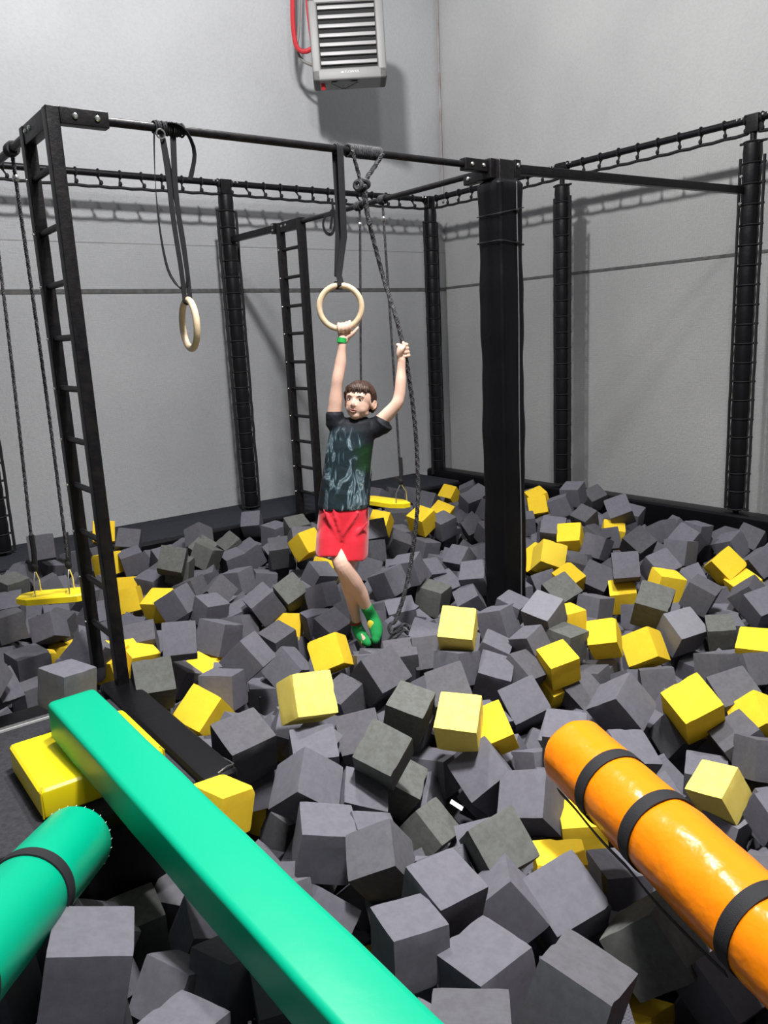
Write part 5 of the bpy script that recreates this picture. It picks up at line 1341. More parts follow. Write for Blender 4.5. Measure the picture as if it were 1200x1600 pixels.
# the cubes deeper in the pit, seen only through the gaps
STUFF = [
(-16,163,-17,-240,42,-145),(-11,182,-12,-1,-28,104),(-12,225,-14,16,80,-195),(5,161,-17,-268,-55,-156),(5,177,-27,-53,-34,205),(0,210,-24,-34,6,-208),(11,372,-14,173,-95,236),(10,393,-11,-126,5,-138),(8,407,-26,-291,43,-196),(17,417,-12,241,-74,291),
(13,433,-22,212,-36,61),(4,452,-26,-63,126,42),(8,467,-16,-202,72,229),(13,491,-22,-105,-83,-4),(6,515,-16,-138,79,104),(7,534,-25,-152,75,252),(8,553,-15,180,-47,22),(24,124,-13,232,0,-101),(28,146,-19,56,-21,-105),(27,165,-25,-167,11,232),
(21,185,-36,-123,-52,52),(24,206,-45,56,79,-21),(30,359,-13,102,87,100),(30,378,-9,-207,-27,183),(29,399,-15,95,56,31),(28,419,-29,-296,-132,279),(28,437,-14,-232,32,-244),(25,454,-20,235,-13,23),(29,475,-18,-91,61,172),(34,494,-22,-69,40,-249),
(22,508,-26,144,62,48),(28,527,-20,172,-8,140),(24,550,-30,240,-55,-277),(27,562,-12,19,-50,-299),(25,582,-11,154,-17,59),(40,136,-14,174,31,225),(41,159,-38,284,-75,265),(46,204,-25,-114,-53,-208),(45,209,-48,-92,59,-211),(44,379,-22,-278,70,-231),
(44,400,-28,-125,-11,1),(44,414,-19,236,-108,-75),(51,432,-13,59,-71,194),(45,453,-15,172,9,230),(46,471,-31,-195,-22,167),(54,488,-22,106,64,-184),(47,507,-16,284,-73,100),(49,527,-13,-181,86,64),(39,546,-18,-39,69,175),(46,568,-16,23,16,214),
(44,589,-8,-192,112,69),(56,101,-11,38,-4,-273),(59,120,-19,-306,134,2),(58,139,-23,-17,19,231),(62,161,-35,-29,-10,306),(68,179,-44,-279,-76,301),(64,198,-57,-73,-43,-50),(69,381,-35,256,66,-284),(62,400,-30,-46,12,153),(64,417,-17,94,-135,-295),
(65,438,-27,-300,-36,-78),(59,457,-29,-185,82,68),(63,469,-17,215,59,223),(64,489,-37,-298,91,-300),(56,509,-32,-212,23,288),(62,525,-27,-82,58,240),(58,547,-20,-273,44,-82),(66,562,-8,-182,97,-233),(63,582,-12,-71,-42,2),(82,90,-16,153,-17,205),
(76,114,-8,-299,85,-189),(77,132,-21,103,-68,294),(76,143,-38,-237,85,-236),(80,207,-46,73,113,-56),(87,215,-37,-251,-54,-152),(83,371,-19,-239,-127,58),(80,368,-33,-257,-24,244),(81,393,-37,-265,16,303),(79,422,-37,213,-59,-231),(78,454,-43,294,-63,3),
(80,475,-28,-171,-55,105),(82,480,-45,2,-72,-199),(84,494,-30,-64,-29,-33),(71,506,-17,277,-73,211),(78,531,-13,296,-22,-107),(77,551,-21,128,66,147),(78,572,-21,-102,52,56),(79,589,-10,-109,-118,290),(102,70,-13,-177,48,-198),(106,89,-15,103,19,142),
(94,101,-27,240,106,-181),(97,139,-42,140,-141,201),(97,174,-57,155,-69,12),(94,382,-24,-282,49,-159),(98,406,-19,99,-2,-17),(97,421,-30,130,-16,-215),(117,481,-42,85,122,-126),(105,444,-41,-238,65,-182),(107,480,-52,-230,54,-281),(100,502,-37,269,20,-125),
(88,516,-28,-31,14,-225),(106,527,-30,-63,2,274),(96,546,-30,-278,-30,191),(97,565,-22,-146,15,-198),(98,589,-9,91,40,-281),(118,72,-25,207,-50,-77),(127,88,-22,-258,-40,-147),(117,105,-25,145,25,275),(110,125,-35,-6,-78,-236),(120,167,-68,314,11,-106),
(132,181,-39,18,-48,-212),(115,210,-42,-57,28,128),(118,241,-52,122,-26,17),(121,311,-33,243,14,228),(118,369,-26,-65,-13,-266),(112,385,-35,-21,59,-73),(115,405,-29,142,69,139),(115,433,-28,-261,-51,-33),(121,450,-19,313,45,-28),(126,463,-37,-27,7,-199),
(132,472,-24,-287,-118,184),(135,496,-45,17,-29,297),(125,532,-27,-140,-69,136),(123,540,-31,-255,-9,74),(111,572,-10,252,46,-75),(120,580,-27,284,86,123),(140,52,-23,-15,98,-58),(133,68,-11,-101,-76,16),(139,76,-29,-38,-56,117),(135,108,-18,217,1,280),
(131,133,-34,-269,-59,57),(133,154,-33,-95,-111,285),(142,168,-22,-300,82,-178),(150,180,-37,158,129,82),(152,202,-47,220,-30,-275),(130,227,-42,197,-7,-110),(147,239,-54,198,-6,309),(142,256,-61,28,8,-276),(134,290,-23,150,-123,-184),(139,301,-24,59,-94,-4),
(138,309,-32,-37,-34,-79),(139,349,-30,300,-53,-83),(140,364,-43,-151,67,-262),(124,371,-36,312,-26,-242),(137,383,-49,-220,46,165),(136,399,-36,-94,67,211),(130,417,-32,280,137,-160),(135,437,-27,-191,46,148),(142,454,-38,-24,-15,-256),(148,487,-32,-174,100,195),
(145,509,-27,-56,-61,268),(139,529,-34,101,39,-48),(141,586,-23,-78,2,-1),(139,593,-27,-270,78,272),(156,46,-14,-289,97,-230),(152,65,-25,259,111,-108),(160,94,-46,115,-44,46),(149,124,-35,-311,82,-237),(153,148,-39,66,28,-191),(158,164,-30,-45,-137,-182),
(169,177,-29,-101,-27,-71),(159,205,-59,262,-38,146),(154,222,-46,14,-66,-267),(149,239,-33,-27,98,-307),(155,265,-19,59,-78,-171),(154,297,-30,72,-56,-291),(150,311,-32,253,-39,-41),(158,322,-39,-189,130,-181),(163,359,-26,299,25,-209),(162,361,-43,-223,-75,-76),
(157,402,-30,-7,-23,237),(154,417,-31,87,-73,304),(143,420,-18,54,-71,267),(154,437,-27,-132,22,4),(154,468,-25,67,-11,235),(159,504,-37,192,-59,-143),(159,531,-34,-243,-11,-7),(156,550,-26,124,113,257),(156,568,-22,-101,9,141),(158,586,-25,-213,-64,-253),
(177,47,-15,135,16,-23),(178,67,-17,-67,78,177),(183,76,-33,-271,-45,267),(174,126,-38,49,42,-43),(174,140,-52,278,47,-29),(181,162,-41,-158,-61,193),(168,179,-42,202,97,25),(180,195,-49,175,-77,286),(180,218,-58,-248,30,-172),(184,247,-41,-230,-49,-162),
(181,271,-49,-29,-57,22),(171,284,-26,261,17,-85),(167,302,-30,124,-102,-116),(172,305,-33,97,-77,51),(169,326,-48,183,-20,-81),(183,368,-43,-302,-132,-131),(182,380,-32,143,62,305),(200,393,-35,-49,31,-125),(173,424,-34,-216,9,25),(163,424,-23,-256,-65,13),
(169,437,-43,-61,-14,54),(163,454,-36,84,81,-115),(172,485,-35,44,-6,158),(181,507,-29,-225,29,-108),(186,533,-36,228,-23,223),(168,557,-22,-31,-45,-290),(175,561,-34,-242,-118,241),(174,586,-29,106,-88,198),(175,595,-25,2,-108,-198),(196,61,-27,267,-20,175),
(203,82,-34,-63,-58,-133),(193,123,-47,-227,-35,193),(195,153,-52,163,-34,276),(191,176,-46,254,22,57),(202,195,-47,-2,69,262),(207,214,-39,-139,-62,186),(206,240,-46,-103,50,171),(195,250,-22,-23,-10,-254),(211,282,-37,-83,-69,-52),(183,313,-23,-307,-72,-164),
(189,320,-35,-62,-65,68),(185,337,-48,185,-134,167),(209,348,-43,250,14,122),(191,381,-49,-270,41,-15),(198,394,-35,-184,25,115),(189,411,-42,5,-49,-110),(190,431,-33,-116,1,198),(182,448,-32,96,-52,221),(208,472,-31,67,29,227),(189,477,-43,-202,-34,226),
(189,489,-26,201,-11,5),(195,516,-36,-181,-131,-163),(201,542,-16,216,33,-241),(188,553,-27,259,-29,-70),(195,568,-31,309,125,-265),(195,589,-27,83,107,307),(215,66,-20,-49,79,-138),(221,87,-24,220,-137,-224),(215,119,-38,177,-49,128),(225,222,-36,83,106,-27),
(215,236,-26,-7,67,-42),(212,257,-19,9,65,188),(226,277,-43,248,-62,307),(219,312,-20,-34,8,-35),(225,320,-41,-95,60,-33),(207,331,-34,155,42,175),(213,345,-31,-164,54,-29),(210,372,-44,-128,-40,27),(221,390,-53,-141,-54,57),(209,406,-47,-51,-13,282),
(214,424,-37,-193,85,-146),(220,454,-23,269,95,-79),(218,458,-43,-218,48,-32),(215,479,-46,202,-54,149),(209,498,-39,297,-88,-197),(249,525,-31,-56,36,-227),(215,533,-27,154,39,-213),(204,549,-30,64,-35,302),(213,559,-10,6,52,-150),(210,581,-16,185,76,229),
(228,76,-42,25,86,-28),(231,97,-41,260,66,-198),(236,111,-36,-61,46,49),(234,128,-47,-213,-48,284),(235,165,-48,-217,8,-187),(244,203,-37,102,-14,-10),(233,216,-53,39,-92,207),(233,242,-29,-84,106,252),(231,263,-31,148,56,-218),(233,283,-30,212,59,187),
(231,297,-37,-66,-60,313),(228,317,-23,291,123,308),(228,328,-29,-180,57,-187),(233,349,-29,-200,11,70),(223,359,-37,166,-27,-72),(237,375,-32,-58,-36,-128),(238,426,-34,-279,-49,-171),(230,437,-41,-242,-73,284),(236,444,-22,-49,121,204),(234,455,-46,-233,-103,-137),
(229,472,-31,-152,-15,113),(226,501,-26,-87,-6,-179),(232,514,-41,191,-40,37),(230,534,-41,38,80,-284),(230,555,-31,141,38,119),(229,570,-18,158,-2,149),(228,587,-28,24,-118,286),(241,85,-24,27,-98,-232),(252,101,-26,-63,-128,165),(246,117,-47,-166,-63,216),
(246,151,-58,-66,101,172),(252,184,-32,14,-145,132),(247,208,-26,212,-14,-122),(257,233,-45,-208,-21,-39),(250,258,-41,144,-42,-69),(250,288,-31,-183,-32,-155),(252,305,-36,-45,23,105),(245,325,-34,23,-43,-279),(250,332,-17,-189,-99,-66),(251,355,-16,-207,-114,87),
(246,356,-38,244,45,-148),(254,381,-40,-294,-72,-43),(251,407,-30,182,-22,-23),(255,423,-43,-306,86,-149),(251,429,-19,-60,116,114),(245,462,-28,-300,-68,61),(247,504,-24,146,-72,109),(269,517,-31,-22,74,-65),(247,511,-31,-186,-66,167),(250,531,-36,-35,-23,-309),
(247,549,-34,248,6,304),(253,571,-28,184,13,-98),(240,588,-13,-54,116,-41),(265,86,-25,-2,-31,243),(268,108,-31,307,-127,70),(278,132,-41,-56,-120,-126),(266,147,-63,-160,122,-16),(269,179,-44,81,31,262),(272,199,-42,205,143,179),(271,219,-38,236,-41,283),
(262,247,-53,109,-55,-197),(275,257,-43,79,17,269),(262,276,-23,106,128,13),(267,297,-17,-102,64,147),(272,319,-17,-11,-52,-127),(266,332,-30,232,-18,-186),(261,367,-25,156,47,76),(265,393,-28,-6,16,-215),(270,414,-29,-39,76,298),(270,435,-32,207,4,-216),
(265,453,-23,-302,138,163),(260,470,-31,-13,93,-311),(272,488,-39,71,-100,-107),(281,535,-36,109,39,30),(267,545,-40,-68,133,-79),(263,556,-24,311,1,18),(273,566,-39,-185,89,80),(261,590,-24,-256,6,-177),(281,86,-41,-110,76,213),(288,103,-32,74,37,-95),
(288,120,-18,-129,-106,206),(292,147,-49,32,11,-198),(302,166,-55,255,123,-108),(307,194,-32,65,104,149),(295,203,-36,274,-77,-277),(292,220,-45,269,93,-29),(284,241,-52,-109,9,32),(283,264,-54,152,-77,107),(274,278,-38,-16,102,-65),(282,298,-30,133,16,-9),
(289,319,-23,219,-33,173),(280,327,-42,56,72,119),(285,340,-28,-67,-13,-65),(283,362,-26,-119,-6,161),(280,383,-24,100,124,-150),(287,402,-31,13,65,101),(291,432,-25,232,-43,93),(288,463,-29,55,147,276),(278,475,-25,1,114,81),(291,491,-32,106,-39,-314),
(289,522,-12,-63,-95,-273),(285,540,-37,-206,-25,-242),(297,586,-26,-234,140,104),(296,573,-51,-299,80,-157),(298,88,-24,-32,133,10),(310,103,-39,-73,37,-126),(303,118,-34,69,-105,-185),(314,145,-55,-298,-67,228),(324,177,-46,-148,49,-107),(300,186,-52,-157,-97,9),
(338,218,-39,291,42,-89),(324,229,-35,-20,-54,-180),(325,251,-38,-165,-12,-118),(304,262,-42,50,-105,-284),(288,270,-26,97,53,-309),(302,298,-33,-313,62,62),(306,327,-26,-29,30,306),(301,326,-37,-205,2,35),(295,347,-33,291,-65,-256),(298,370,-35,-306,-109,-141),
(299,387,-31,-286,30,-126),(301,414,-22,156,85,-25),(308,419,-32,-195,-56,215),(319,462,-28,169,-19,212),(305,473,-23,245,-2,-110),(297,488,-13,-206,27,-313),(311,491,-35,286,6,196),(302,508,-27,-177,82,28),(301,525,-38,-189,-106,-229),(299,545,-36,144,18,-95),
(321,594,-46,-312,-100,59),(318,103,-20,307,-43,-192),(319,123,-20,-1,10,296),(313,139,-32,-58,-51,-108),(334,151,-22,44,20,-91),(313,192,-37,-143,-15,-189),(314,212,-52,67,-26,-27),(327,227,-43,-242,75,215),(344,241,-47,73,-37,-297),(317,264,-54,194,82,56),
(323,270,-34,-74,43,-32),(322,293,-27,182,18,-247),(316,311,-38,-139,30,33),(320,335,-35,-217,-101,28),(306,348,-31,120,-130,-53),(317,359,-39,-136,-97,6),(325,383,-45,245,43,217),(316,401,-22,-144,-7,139),(323,418,-16,159,-115,-74),(325,434,-27,215,-23,62),
(335,457,-28,286,-22,-288),(322,479,-24,57,145,267),(316,515,-18,-134,49,75),(309,531,-22,-12,-91,76),(320,549,-20,157,-44,-57),(311,565,-22,-256,-91,-294),(320,582,-16,-75,-73,251),(342,110,-37,-291,-55,-314),(345,116,-18,-64,-48,-251),(338,134,-22,-152,60,-252),
(344,162,-37,187,-99,-97),(338,184,-40,89,-1,-269),(330,201,-46,-177,-96,255),(343,214,-50,62,40,-228),(364,245,-56,171,73,-293),(341,261,-38,-275,-7,260),(348,276,-25,167,-48,-310),(342,294,-29,-130,14,-249),(342,313,-25,-84,17,193),(345,373,-35,-4,-30,-104),
(340,400,-35,-155,51,-161),(338,422,-34,-232,91,-127),(339,441,-22,312,7,-224),(351,459,-28,153,-25,-229),(340,479,-35,288,68,-210),(339,488,-14,249,-29,140),(332,522,-27,78,-102,-219),(332,537,-11,182,54,-36),(333,565,-9,-158,-80,-276),(339,590,-17,-23,-48,168),
(358,126,-26,-274,61,101),(354,146,-21,-68,118,-153),(359,165,-20,48,130,-190),(360,174,-39,138,35,-125),(360,193,-36,-223,4,-91),(370,208,-44,91,-40,228),(387,215,-52,301,-41,-243),(360,262,-49,118,7,195),(354,282,-47,-185,-79,-26),(374,307,-40,-198,-33,178),
(352,311,-44,71,-60,-104),(364,373,-23,-120,-102,65),(357,391,-23,77,-125,45),(361,395,-41,126,67,289),(367,414,-35,164,78,-258),(355,434,-32,-304,31,-140),(367,451,-29,-110,-28,122),(361,474,-33,246,-17,-112),(356,492,-26,102,-31,-310),(352,513,-26,-27,26,-31),
(359,518,-12,-177,-40,-235),(355,539,-14,-288,117,-92),(353,558,-15,244,-95,287),(358,579,-20,39,-98,-288),(377,121,-35,62,26,-293),(374,144,-26,-31,17,-173),(379,164,-20,146,35,16),(386,170,-39,157,-89,-249),(383,190,-31,-271,-91,57),(374,208,-36,286,78,263),
(404,260,-29,-238,-31,-109),(381,266,-45,108,-39,-177),(371,286,-41,165,-69,-13),(391,297,-45,-124,-144,-241),(390,319,-32,136,-83,59),(364,326,-35,23,0,42),(381,337,-34,189,-94,63),(372,378,-35,-33,57,282),(376,397,-28,68,25,-229),(380,419,-25,170,-74,59),
(379,439,-26,125,7,-154),(387,455,-38,64,-65,-229),(378,477,-40,55,-107,-226),(374,496,-36,-309,12,49),(370,517,-35,35,-59,83),(374,526,-20,205,-83,-271),(371,548,-16,43,111,-49),(372,566,-28,-50,-7,-46),(374,584,-13,220,-76,79),(395,130,-33,-111,-52,204),
(392,145,-20,108,86,97),(397,154,-34,-51,-63,-242),(396,174,-27,-253,74,-254),(397,201,-31,-201,5,-67),(381,212,-38,-61,25,203),(419,245,-51,-178,76,20),(410,268,-54,128,-52,-218),(391,278,-48,-102,-15,-189),(401,292,-53,248,60,-41),(399,314,-36,234,-1,159),
(399,332,-41,300,39,109),(386,364,-33,-120,-53,-107),(392,372,-51,212,-1,51),(397,396,-37,-89,124,266),(400,420,-23,-275,-69,-192),(398,437,-35,141,-111,92),(399,448,-27,-111,-24,224),(410,465,-33,11,-12,-171),(396,494,-36,306,-119,74),(390,511,-34,-41,-117,-270),
(388,530,-34,16,-8,-285),(392,541,-14,-141,10,-298),(386,562,-11,160,-83,197),(394,588,-13,-215,38,-238),(413,142,-25,101,-71,-130),(411,159,-18,-167,54,-173),(414,182,-19,-122,84,259),(421,198,-30,-275,14,152),(407,214,-38,-5,-105,-206),(410,230,-28,-15,-2,238),
(420,258,-28,-299,-62,296),(432,302,-48,-128,-26,-80),(412,306,-50,297,15,120),(440,319,-27,217,19,150),(418,324,-43,48,7,150),(410,348,-39,-105,-63,59),(418,367,-39,161,55,90),(427,370,-22,313,92,-310),(422,417,-28,-93,8,-108),(418,442,-27,161,85,-154),
(406,458,-35,96,5,103),(411,476,-38,51,-81,217),(418,498,-36,-119,-56,-53),(410,519,-29,271,44,224),(406,536,-41,-283,79,36),(408,551,-23,-181,-133,24),(406,570,-14,-247,70,153),(414,588,-19,-53,19,-108),(431,142,-34,193,-38,-131),(426,163,-28,-208,-69,-117),
(434,177,-20,184,-74,140),(442,200,-19,147,-23,-103),(426,218,-31,101,-23,57),(426,239,-29,10,18,-264),(432,260,-41,-40,33,-206),(431,274,-19,-312,89,149),(440,280,-39,-129,-18,-308),(433,313,-21,18,80,-297),(445,331,-41,-38,-64,-272),(427,341,-45,203,-150,200),
(437,357,-41,-97,-31,-61),(429,389,-20,-62,88,-99),(437,405,-19,41,33,105),(442,423,-22,134,-38,-215),(436,449,-31,-131,124,-151),(426,464,-31,73,-60,224),(432,477,-41,11,2,183),(444,500,-28,-64,88,308),(422,510,-16,-291,-9,-181),(429,528,-25,-228,24,265),
(435,546,-18,-31,-82,43),(425,565,-19,-161,107,170),(433,591,-24,-266,-92,-280),(453,145,-31,60,8,249),(446,165,-29,299,-46,236),(453,181,-19,208,-129,-149),(452,197,-34,-222,114,-3),(448,217,-22,-295,-1,240),(450,229,-41,77,4,200),(447,258,-27,-191,28,109),
(452,276,-19,235,100,5),(441,292,-23,228,-36,-213),(451,309,-21,239,23,-12),(451,333,-22,300,-48,-39),(455,350,-29,-189,-5,-60),(446,370,-33,-151,-80,-213),(454,382,-20,90,77,-278),(452,397,-28,-110,27,-306),(444,415,-32,-117,-9,-194),(453,433,-33,47,-82,-154),
(456,452,-18,157,-6,-86),(447,471,-27,238,84,-70),(453,485,-38,-13,-62,-194),(453,514,-36,-231,-49,228),(444,522,-15,-178,6,282),(455,543,-15,-159,11,40),(446,565,-18,-299,103,-186),(451,581,-23,116,-26,-188),(465,155,-19,-117,-64,137),(468,173,-30,258,-31,-171),
(469,191,-22,97,-138,212),(466,210,-30,86,-114,-19),(465,232,-30,217,103,-69),(465,251,-36,-149,74,47),(472,271,-23,174,35,-110),(462,293,-24,210,-21,-195),(467,311,-25,37,15,-302),(471,328,-33,32,-50,255),(468,340,-22,305,0,61),(466,367,-32,-95,63,-201),
(472,386,-12,164,-91,-18),(459,403,-9,-299,56,94),(463,418,-25,193,-77,61),(470,438,-29,23,26,172),(468,472,-25,-237,9,-192),(454,487,-16,-238,27,-284),(460,506,-18,-253,72,-70),(468,526,-15,259,83,-96),(473,544,-18,-170,-29,280),(465,565,-29,211,-134,-232),
(470,590,-27,255,-139,134),(484,160,-31,-8,101,69),(483,176,-17,228,-47,-68),(486,198,-18,-48,123,134),(482,216,-16,-154,-104,49),(482,236,-23,142,117,-36),(482,257,-28,-137,62,-98),(488,278,-21,153,37,223),(481,293,-34,-176,-98,290),(484,309,-20,-260,23,30),
(481,325,-17,137,4,309),(486,342,-22,56,-15,-302),(485,358,-31,-284,-55,59),(484,381,-26,-208,-21,35),(474,399,-30,-48,40,-209),(480,410,-13,-298,-108,121),(485,430,-26,173,-40,-56),(489,456,-33,207,-59,-101),(492,484,-28,72,-60,212),(483,496,-17,-253,-71,175),
(493,508,-30,99,-151,240),(484,526,-26,6,-57,-229),(495,553,-23,229,-6,-161),(494,565,-28,-252,-44,261),(485,583,-21,-194,58,55),(498,162,-18,46,-2,-118),(500,181,-30,-203,117,174),(507,194,-18,-54,75,241),(505,218,-19,-123,-64,-259),(502,240,-15,-16,-1,-63),
(513,254,-12,45,-86,-91),(499,263,-22,-249,-81,-311),(501,291,-30,-65,72,219),(499,317,-30,170,-74,245),(518,325,-35,-224,-35,198),(513,340,-28,178,18,-118),(502,355,-20,97,-77,200),(507,373,-26,62,-48,-16),(502,386,-12,144,-97,305),(498,408,-25,-184,4,-149),
(505,426,-25,-33,21,-107),(506,448,-19,298,-36,-42),(511,477,-24,190,26,314),(504,493,-9,-275,94,132),(505,514,-15,114,-29,-201),(517,527,-26,-80,71,119),(508,547,-25,301,-7,-182),(513,564,-34,22,-58,-77),(505,589,-21,259,147,177),(524,181,-15,232,55,63),
(527,203,-15,-311,-74,-155),(525,214,-28,194,40,-78),(520,235,-18,176,115,167),(521,249,-34,-303,57,105),(521,271,-26,-37,8,143),(533,288,-29,128,28,-96),(521,302,-25,190,118,-258),(515,319,-20,-144,-49,22),(530,342,-15,307,57,198),(519,361,-19,297,66,209),
(528,379,-25,-112,-25,165),(514,394,-29,-153,-64,-277),(522,413,-26,117,-49,-301),(524,432,-19,-256,58,-266),(525,451,-28,-128,-13,196),(530,472,-24,238,44,161),(532,494,-21,16,-114,67),(523,506,-13,-290,14,-79),(532,527,-15,281,-83,198),(525,545,-31,-155,38,-190),
(529,562,-16,247,-40,-121),(525,580,-29,-150,92,-189),(547,203,-19,97,6,-142),(545,223,-28,-60,19,308),(541,239,-16,284,-107,285),(544,261,-13,-75,53,-283),(549,273,-28,-184,-101,-125),(538,303,-13,120,-53,-174),(540,329,-35,72,36,192),(547,351,-14,305,-73,-58),
(548,385,-28,-271,-100,-142),(534,402,-15,-115,-58,-102),(549,411,-18,20,-90,-107),(544,432,-18,-199,-10,-299),(548,454,-27,-176,37,260),(546,474,-14,-82,114,-73),(547,509,-11,-105,14,282),(544,543,-23,-96,-42,-267),(546,564,-18,-124,-6,177),(547,585,-12,42,11,-234),
(-16,177,-34,-146,-13,76),(1,175,-47,155,-56,311),(-5,194,-43,25,18,156),(0,217,-42,-12,-84,-108),(0,352,-49,59,46,-170),(4,362,-33,41,-91,106),(7,382,-34,197,-27,275),(-2,396,-45,-20,-122,211),(-3,416,-48,204,2,-152),(5,435,-44,-25,-65,99),
(0,471,-47,-1,67,-75),(-2,491,-59,-299,-66,42),(1,501,-36,98,-75,310),(6,523,-43,74,-66,-59),(28,169,-50,-279,97,5),(15,194,-54,276,13,220),(15,221,-50,-182,94,-145),(25,372,-32,-207,-121,-47),(19,396,-41,45,-1,-177),(19,416,-50,-250,110,-3),
(28,435,-47,-266,-39,176),(20,451,-40,257,137,-42),(21,468,-37,148,-18,24),(16,483,-50,-172,33,147),(18,504,-47,193,27,-205),(27,523,-50,228,5,-250),(15,542,-48,191,33,-4),(19,570,-33,99,140,118),(16,587,-31,-303,84,-2),(38,139,-36,185,-29,-207),
(44,184,-41,39,-70,-43),(35,198,-59,258,-40,-119),(34,220,-60,123,23,67),(39,352,-43,-205,33,221),(38,382,-44,225,32,-209),(33,398,-55,-204,-84,51),(40,417,-47,7,52,-160),(42,434,-33,-287,123,313),(38,452,-37,-253,34,163),(35,469,-50,-49,57,227),
(33,488,-43,155,-3,146),(37,509,-38,-165,-82,-229),(43,531,-39,265,-14,24),(36,547,-48,250,-30,-180),(39,564,-32,304,18,-49),(36,585,-33,108,-115,194),(60,132,-41,-121,50,-260),(53,148,-50,191,-10,277),(56,169,-55,-9,-116,-237),(49,185,-66,-170,-55,-230),
(54,218,-69,115,29,-47),(59,383,-47,-224,-12,-112),(51,398,-47,-54,22,195),(58,418,-36,278,-27,-158),(60,432,-52,-216,-54,-205),(54,450,-48,-98,34,-60),(60,471,-50,156,-46,-249),(49,487,-51,168,21,-153),(53,507,-53,175,-1,-30),(60,525,-49,-146,-21,-306),
(57,545,-41,309,-15,-89),(59,566,-38,34,126,-96),(53,587,-35,10,56,-161),(73,119,-34,223,-37,-59),(75,133,-57,210,98,262),(71,159,-56,125,92,35),(77,183,-61,57,-94,-291),(82,202,-66,301,85,-31),(79,221,-62,34,54,-20),(74,390,-55,-55,-18,-83),
(74,412,-52,-176,117,-158),(77,426,-63,-264,89,-77),(68,448,-62,-114,40,-197),(78,468,-58,-229,-75,-117),(68,492,-58,307,121,-152),(73,509,-46,66,74,24),(75,532,-36,204,47,60),(78,551,-44,112,-47,12),(74,573,-48,280,-51,-291),(73,592,-34,19,-46,58),
(90,112,-49,23,6,298),(95,132,-45,-280,61,-167),(88,152,-57,-145,2,-239),(94,175,-59,22,62,115),(97,192,-58,227,-79,-203),(98,213,-54,20,19,58),(90,378,-49,-273,-46,164),(94,405,-46,-121,-47,259),(100,427,-49,306,-109,-230),(89,441,-55,98,52,19),
(98,455,-69,-53,0,209),(96,464,-49,277,49,103),(90,494,-56,229,-33,-73),(87,513,-57,-34,109,15),(91,533,-50,-207,36,287),(101,552,-48,-96,-4,-80),(89,570,-39,205,-37,188),(93,589,-32,117,-126,-303),(111,91,-48,-156,57,-150),(109,114,-52,199,-9,-51),
(114,137,-53,-262,-114,147),(109,156,-63,105,-99,191),(111,172,-70,-146,53,197),(120,213,-65,-304,-39,-169),(118,248,-54,-71,110,114),(119,375,-55,-311,32,12),(108,392,-51,221,9,32),(117,415,-48,-171,-75,30),(123,433,-47,27,-16,148),(117,452,-50,-252,32,192),
(118,469,-60,-268,81,-80),(112,493,-61,-100,27,299),(104,516,-52,-271,26,-77),(111,536,-48,90,58,57),(124,550,-47,-143,93,268),(112,563,-38,8,119,75),(111,586,-47,154,12,-232),(131,63,-39,201,62,177),(125,80,-56,223,12,77),(133,97,-39,-269,-74,46),
(127,116,-48,-138,23,293),(135,140,-54,-104,98,-288),(132,166,-52,-106,-28,222),(130,180,-72,-308,68,251),(144,191,-51,25,-83,-132),(130,232,-64,101,1,282),(154,276,-60,-62,26,-60),(135,285,-70,53,67,-221),(119,288,-43,-305,125,206),(126,307,-51,-122,109,32),
(127,327,-48,-80,34,-245),(129,356,-56,301,-27,-131),(137,375,-67,114,-24,44),(126,395,-63,51,-78,-292),(132,417,-59,98,-34,-174),(137,433,-68,-13,-79,285),(133,453,-63,-69,8,-310),(138,470,-71,92,-15,33),(132,487,-65,148,-79,195),(124,512,-61,-49,89,210),
(130,531,-53,-234,-32,-282),(136,553,-31,240,-86,-80),(135,570,-40,-226,-49,23),(128,593,-43,-262,38,-238),(155,63,-44,144,0,200),(145,79,-47,-173,90,-244),(144,96,-59,115,60,-296),(144,120,-61,-119,36,173),(152,136,-59,309,59,1),(146,156,-61,193,-36,117),
(150,174,-55,-287,-70,236),(145,196,-73,-150,106,-14),(149,222,-67,221,54,251),(164,241,-47,28,0,-155),(164,259,-56,-148,129,282),(156,273,-36,154,94,95),(146,294,-57,224,65,145),(155,309,-45,262,71,90),(148,326,-53,-248,100,-31),(150,343,-67,34,-88,69),
(149,364,-58,225,56,-218),(154,385,-60,-235,106,252),(146,401,-57,-265,-66,8),(145,415,-48,255,38,-121),(147,436,-49,-219,-95,-97),(151,455,-61,170,48,218),(151,474,-48,-32,-69,-293),(150,496,-62,-275,-86,-286),(144,515,-52,-303,7,-223),(151,535,-59,-213,-56,141),
(148,545,-45,-289,-79,163),(156,565,-42,145,-153,-235),(156,589,-39,-254,-43,295),(174,57,-34,-255,-9,246),(171,74,-50,43,113,193),(167,93,-66,-194,2,100),(167,122,-70,195,103,14),(165,145,-71,203,-54,-233),(166,163,-56,157,19,273),(163,185,-60,-91,82,277),
(174,193,-73,233,-24,173),(166,213,-78,-283,-132,-85),(167,232,-65,-169,-84,247),(180,250,-60,-11,-88,-18),(172,277,-69,-218,-89,-113),(165,289,-47,-134,-82,-297),(172,308,-55,60,-1,186),(170,325,-70,-219,-59,-188),(159,342,-50,-202,81,9),(166,366,-66,199,85,-219),
(168,380,-48,-221,29,86),(167,401,-57,-75,-18,153),(169,418,-51,177,-76,139),(166,429,-66,225,-78,197),(172,450,-60,221,23,-92),(169,472,-55,-178,75,-159),(165,492,-50,-208,-79,-27),(162,518,-50,-104,131,-103),(175,534,-56,-296,134,116),(166,551,-51,99,-119,-19),
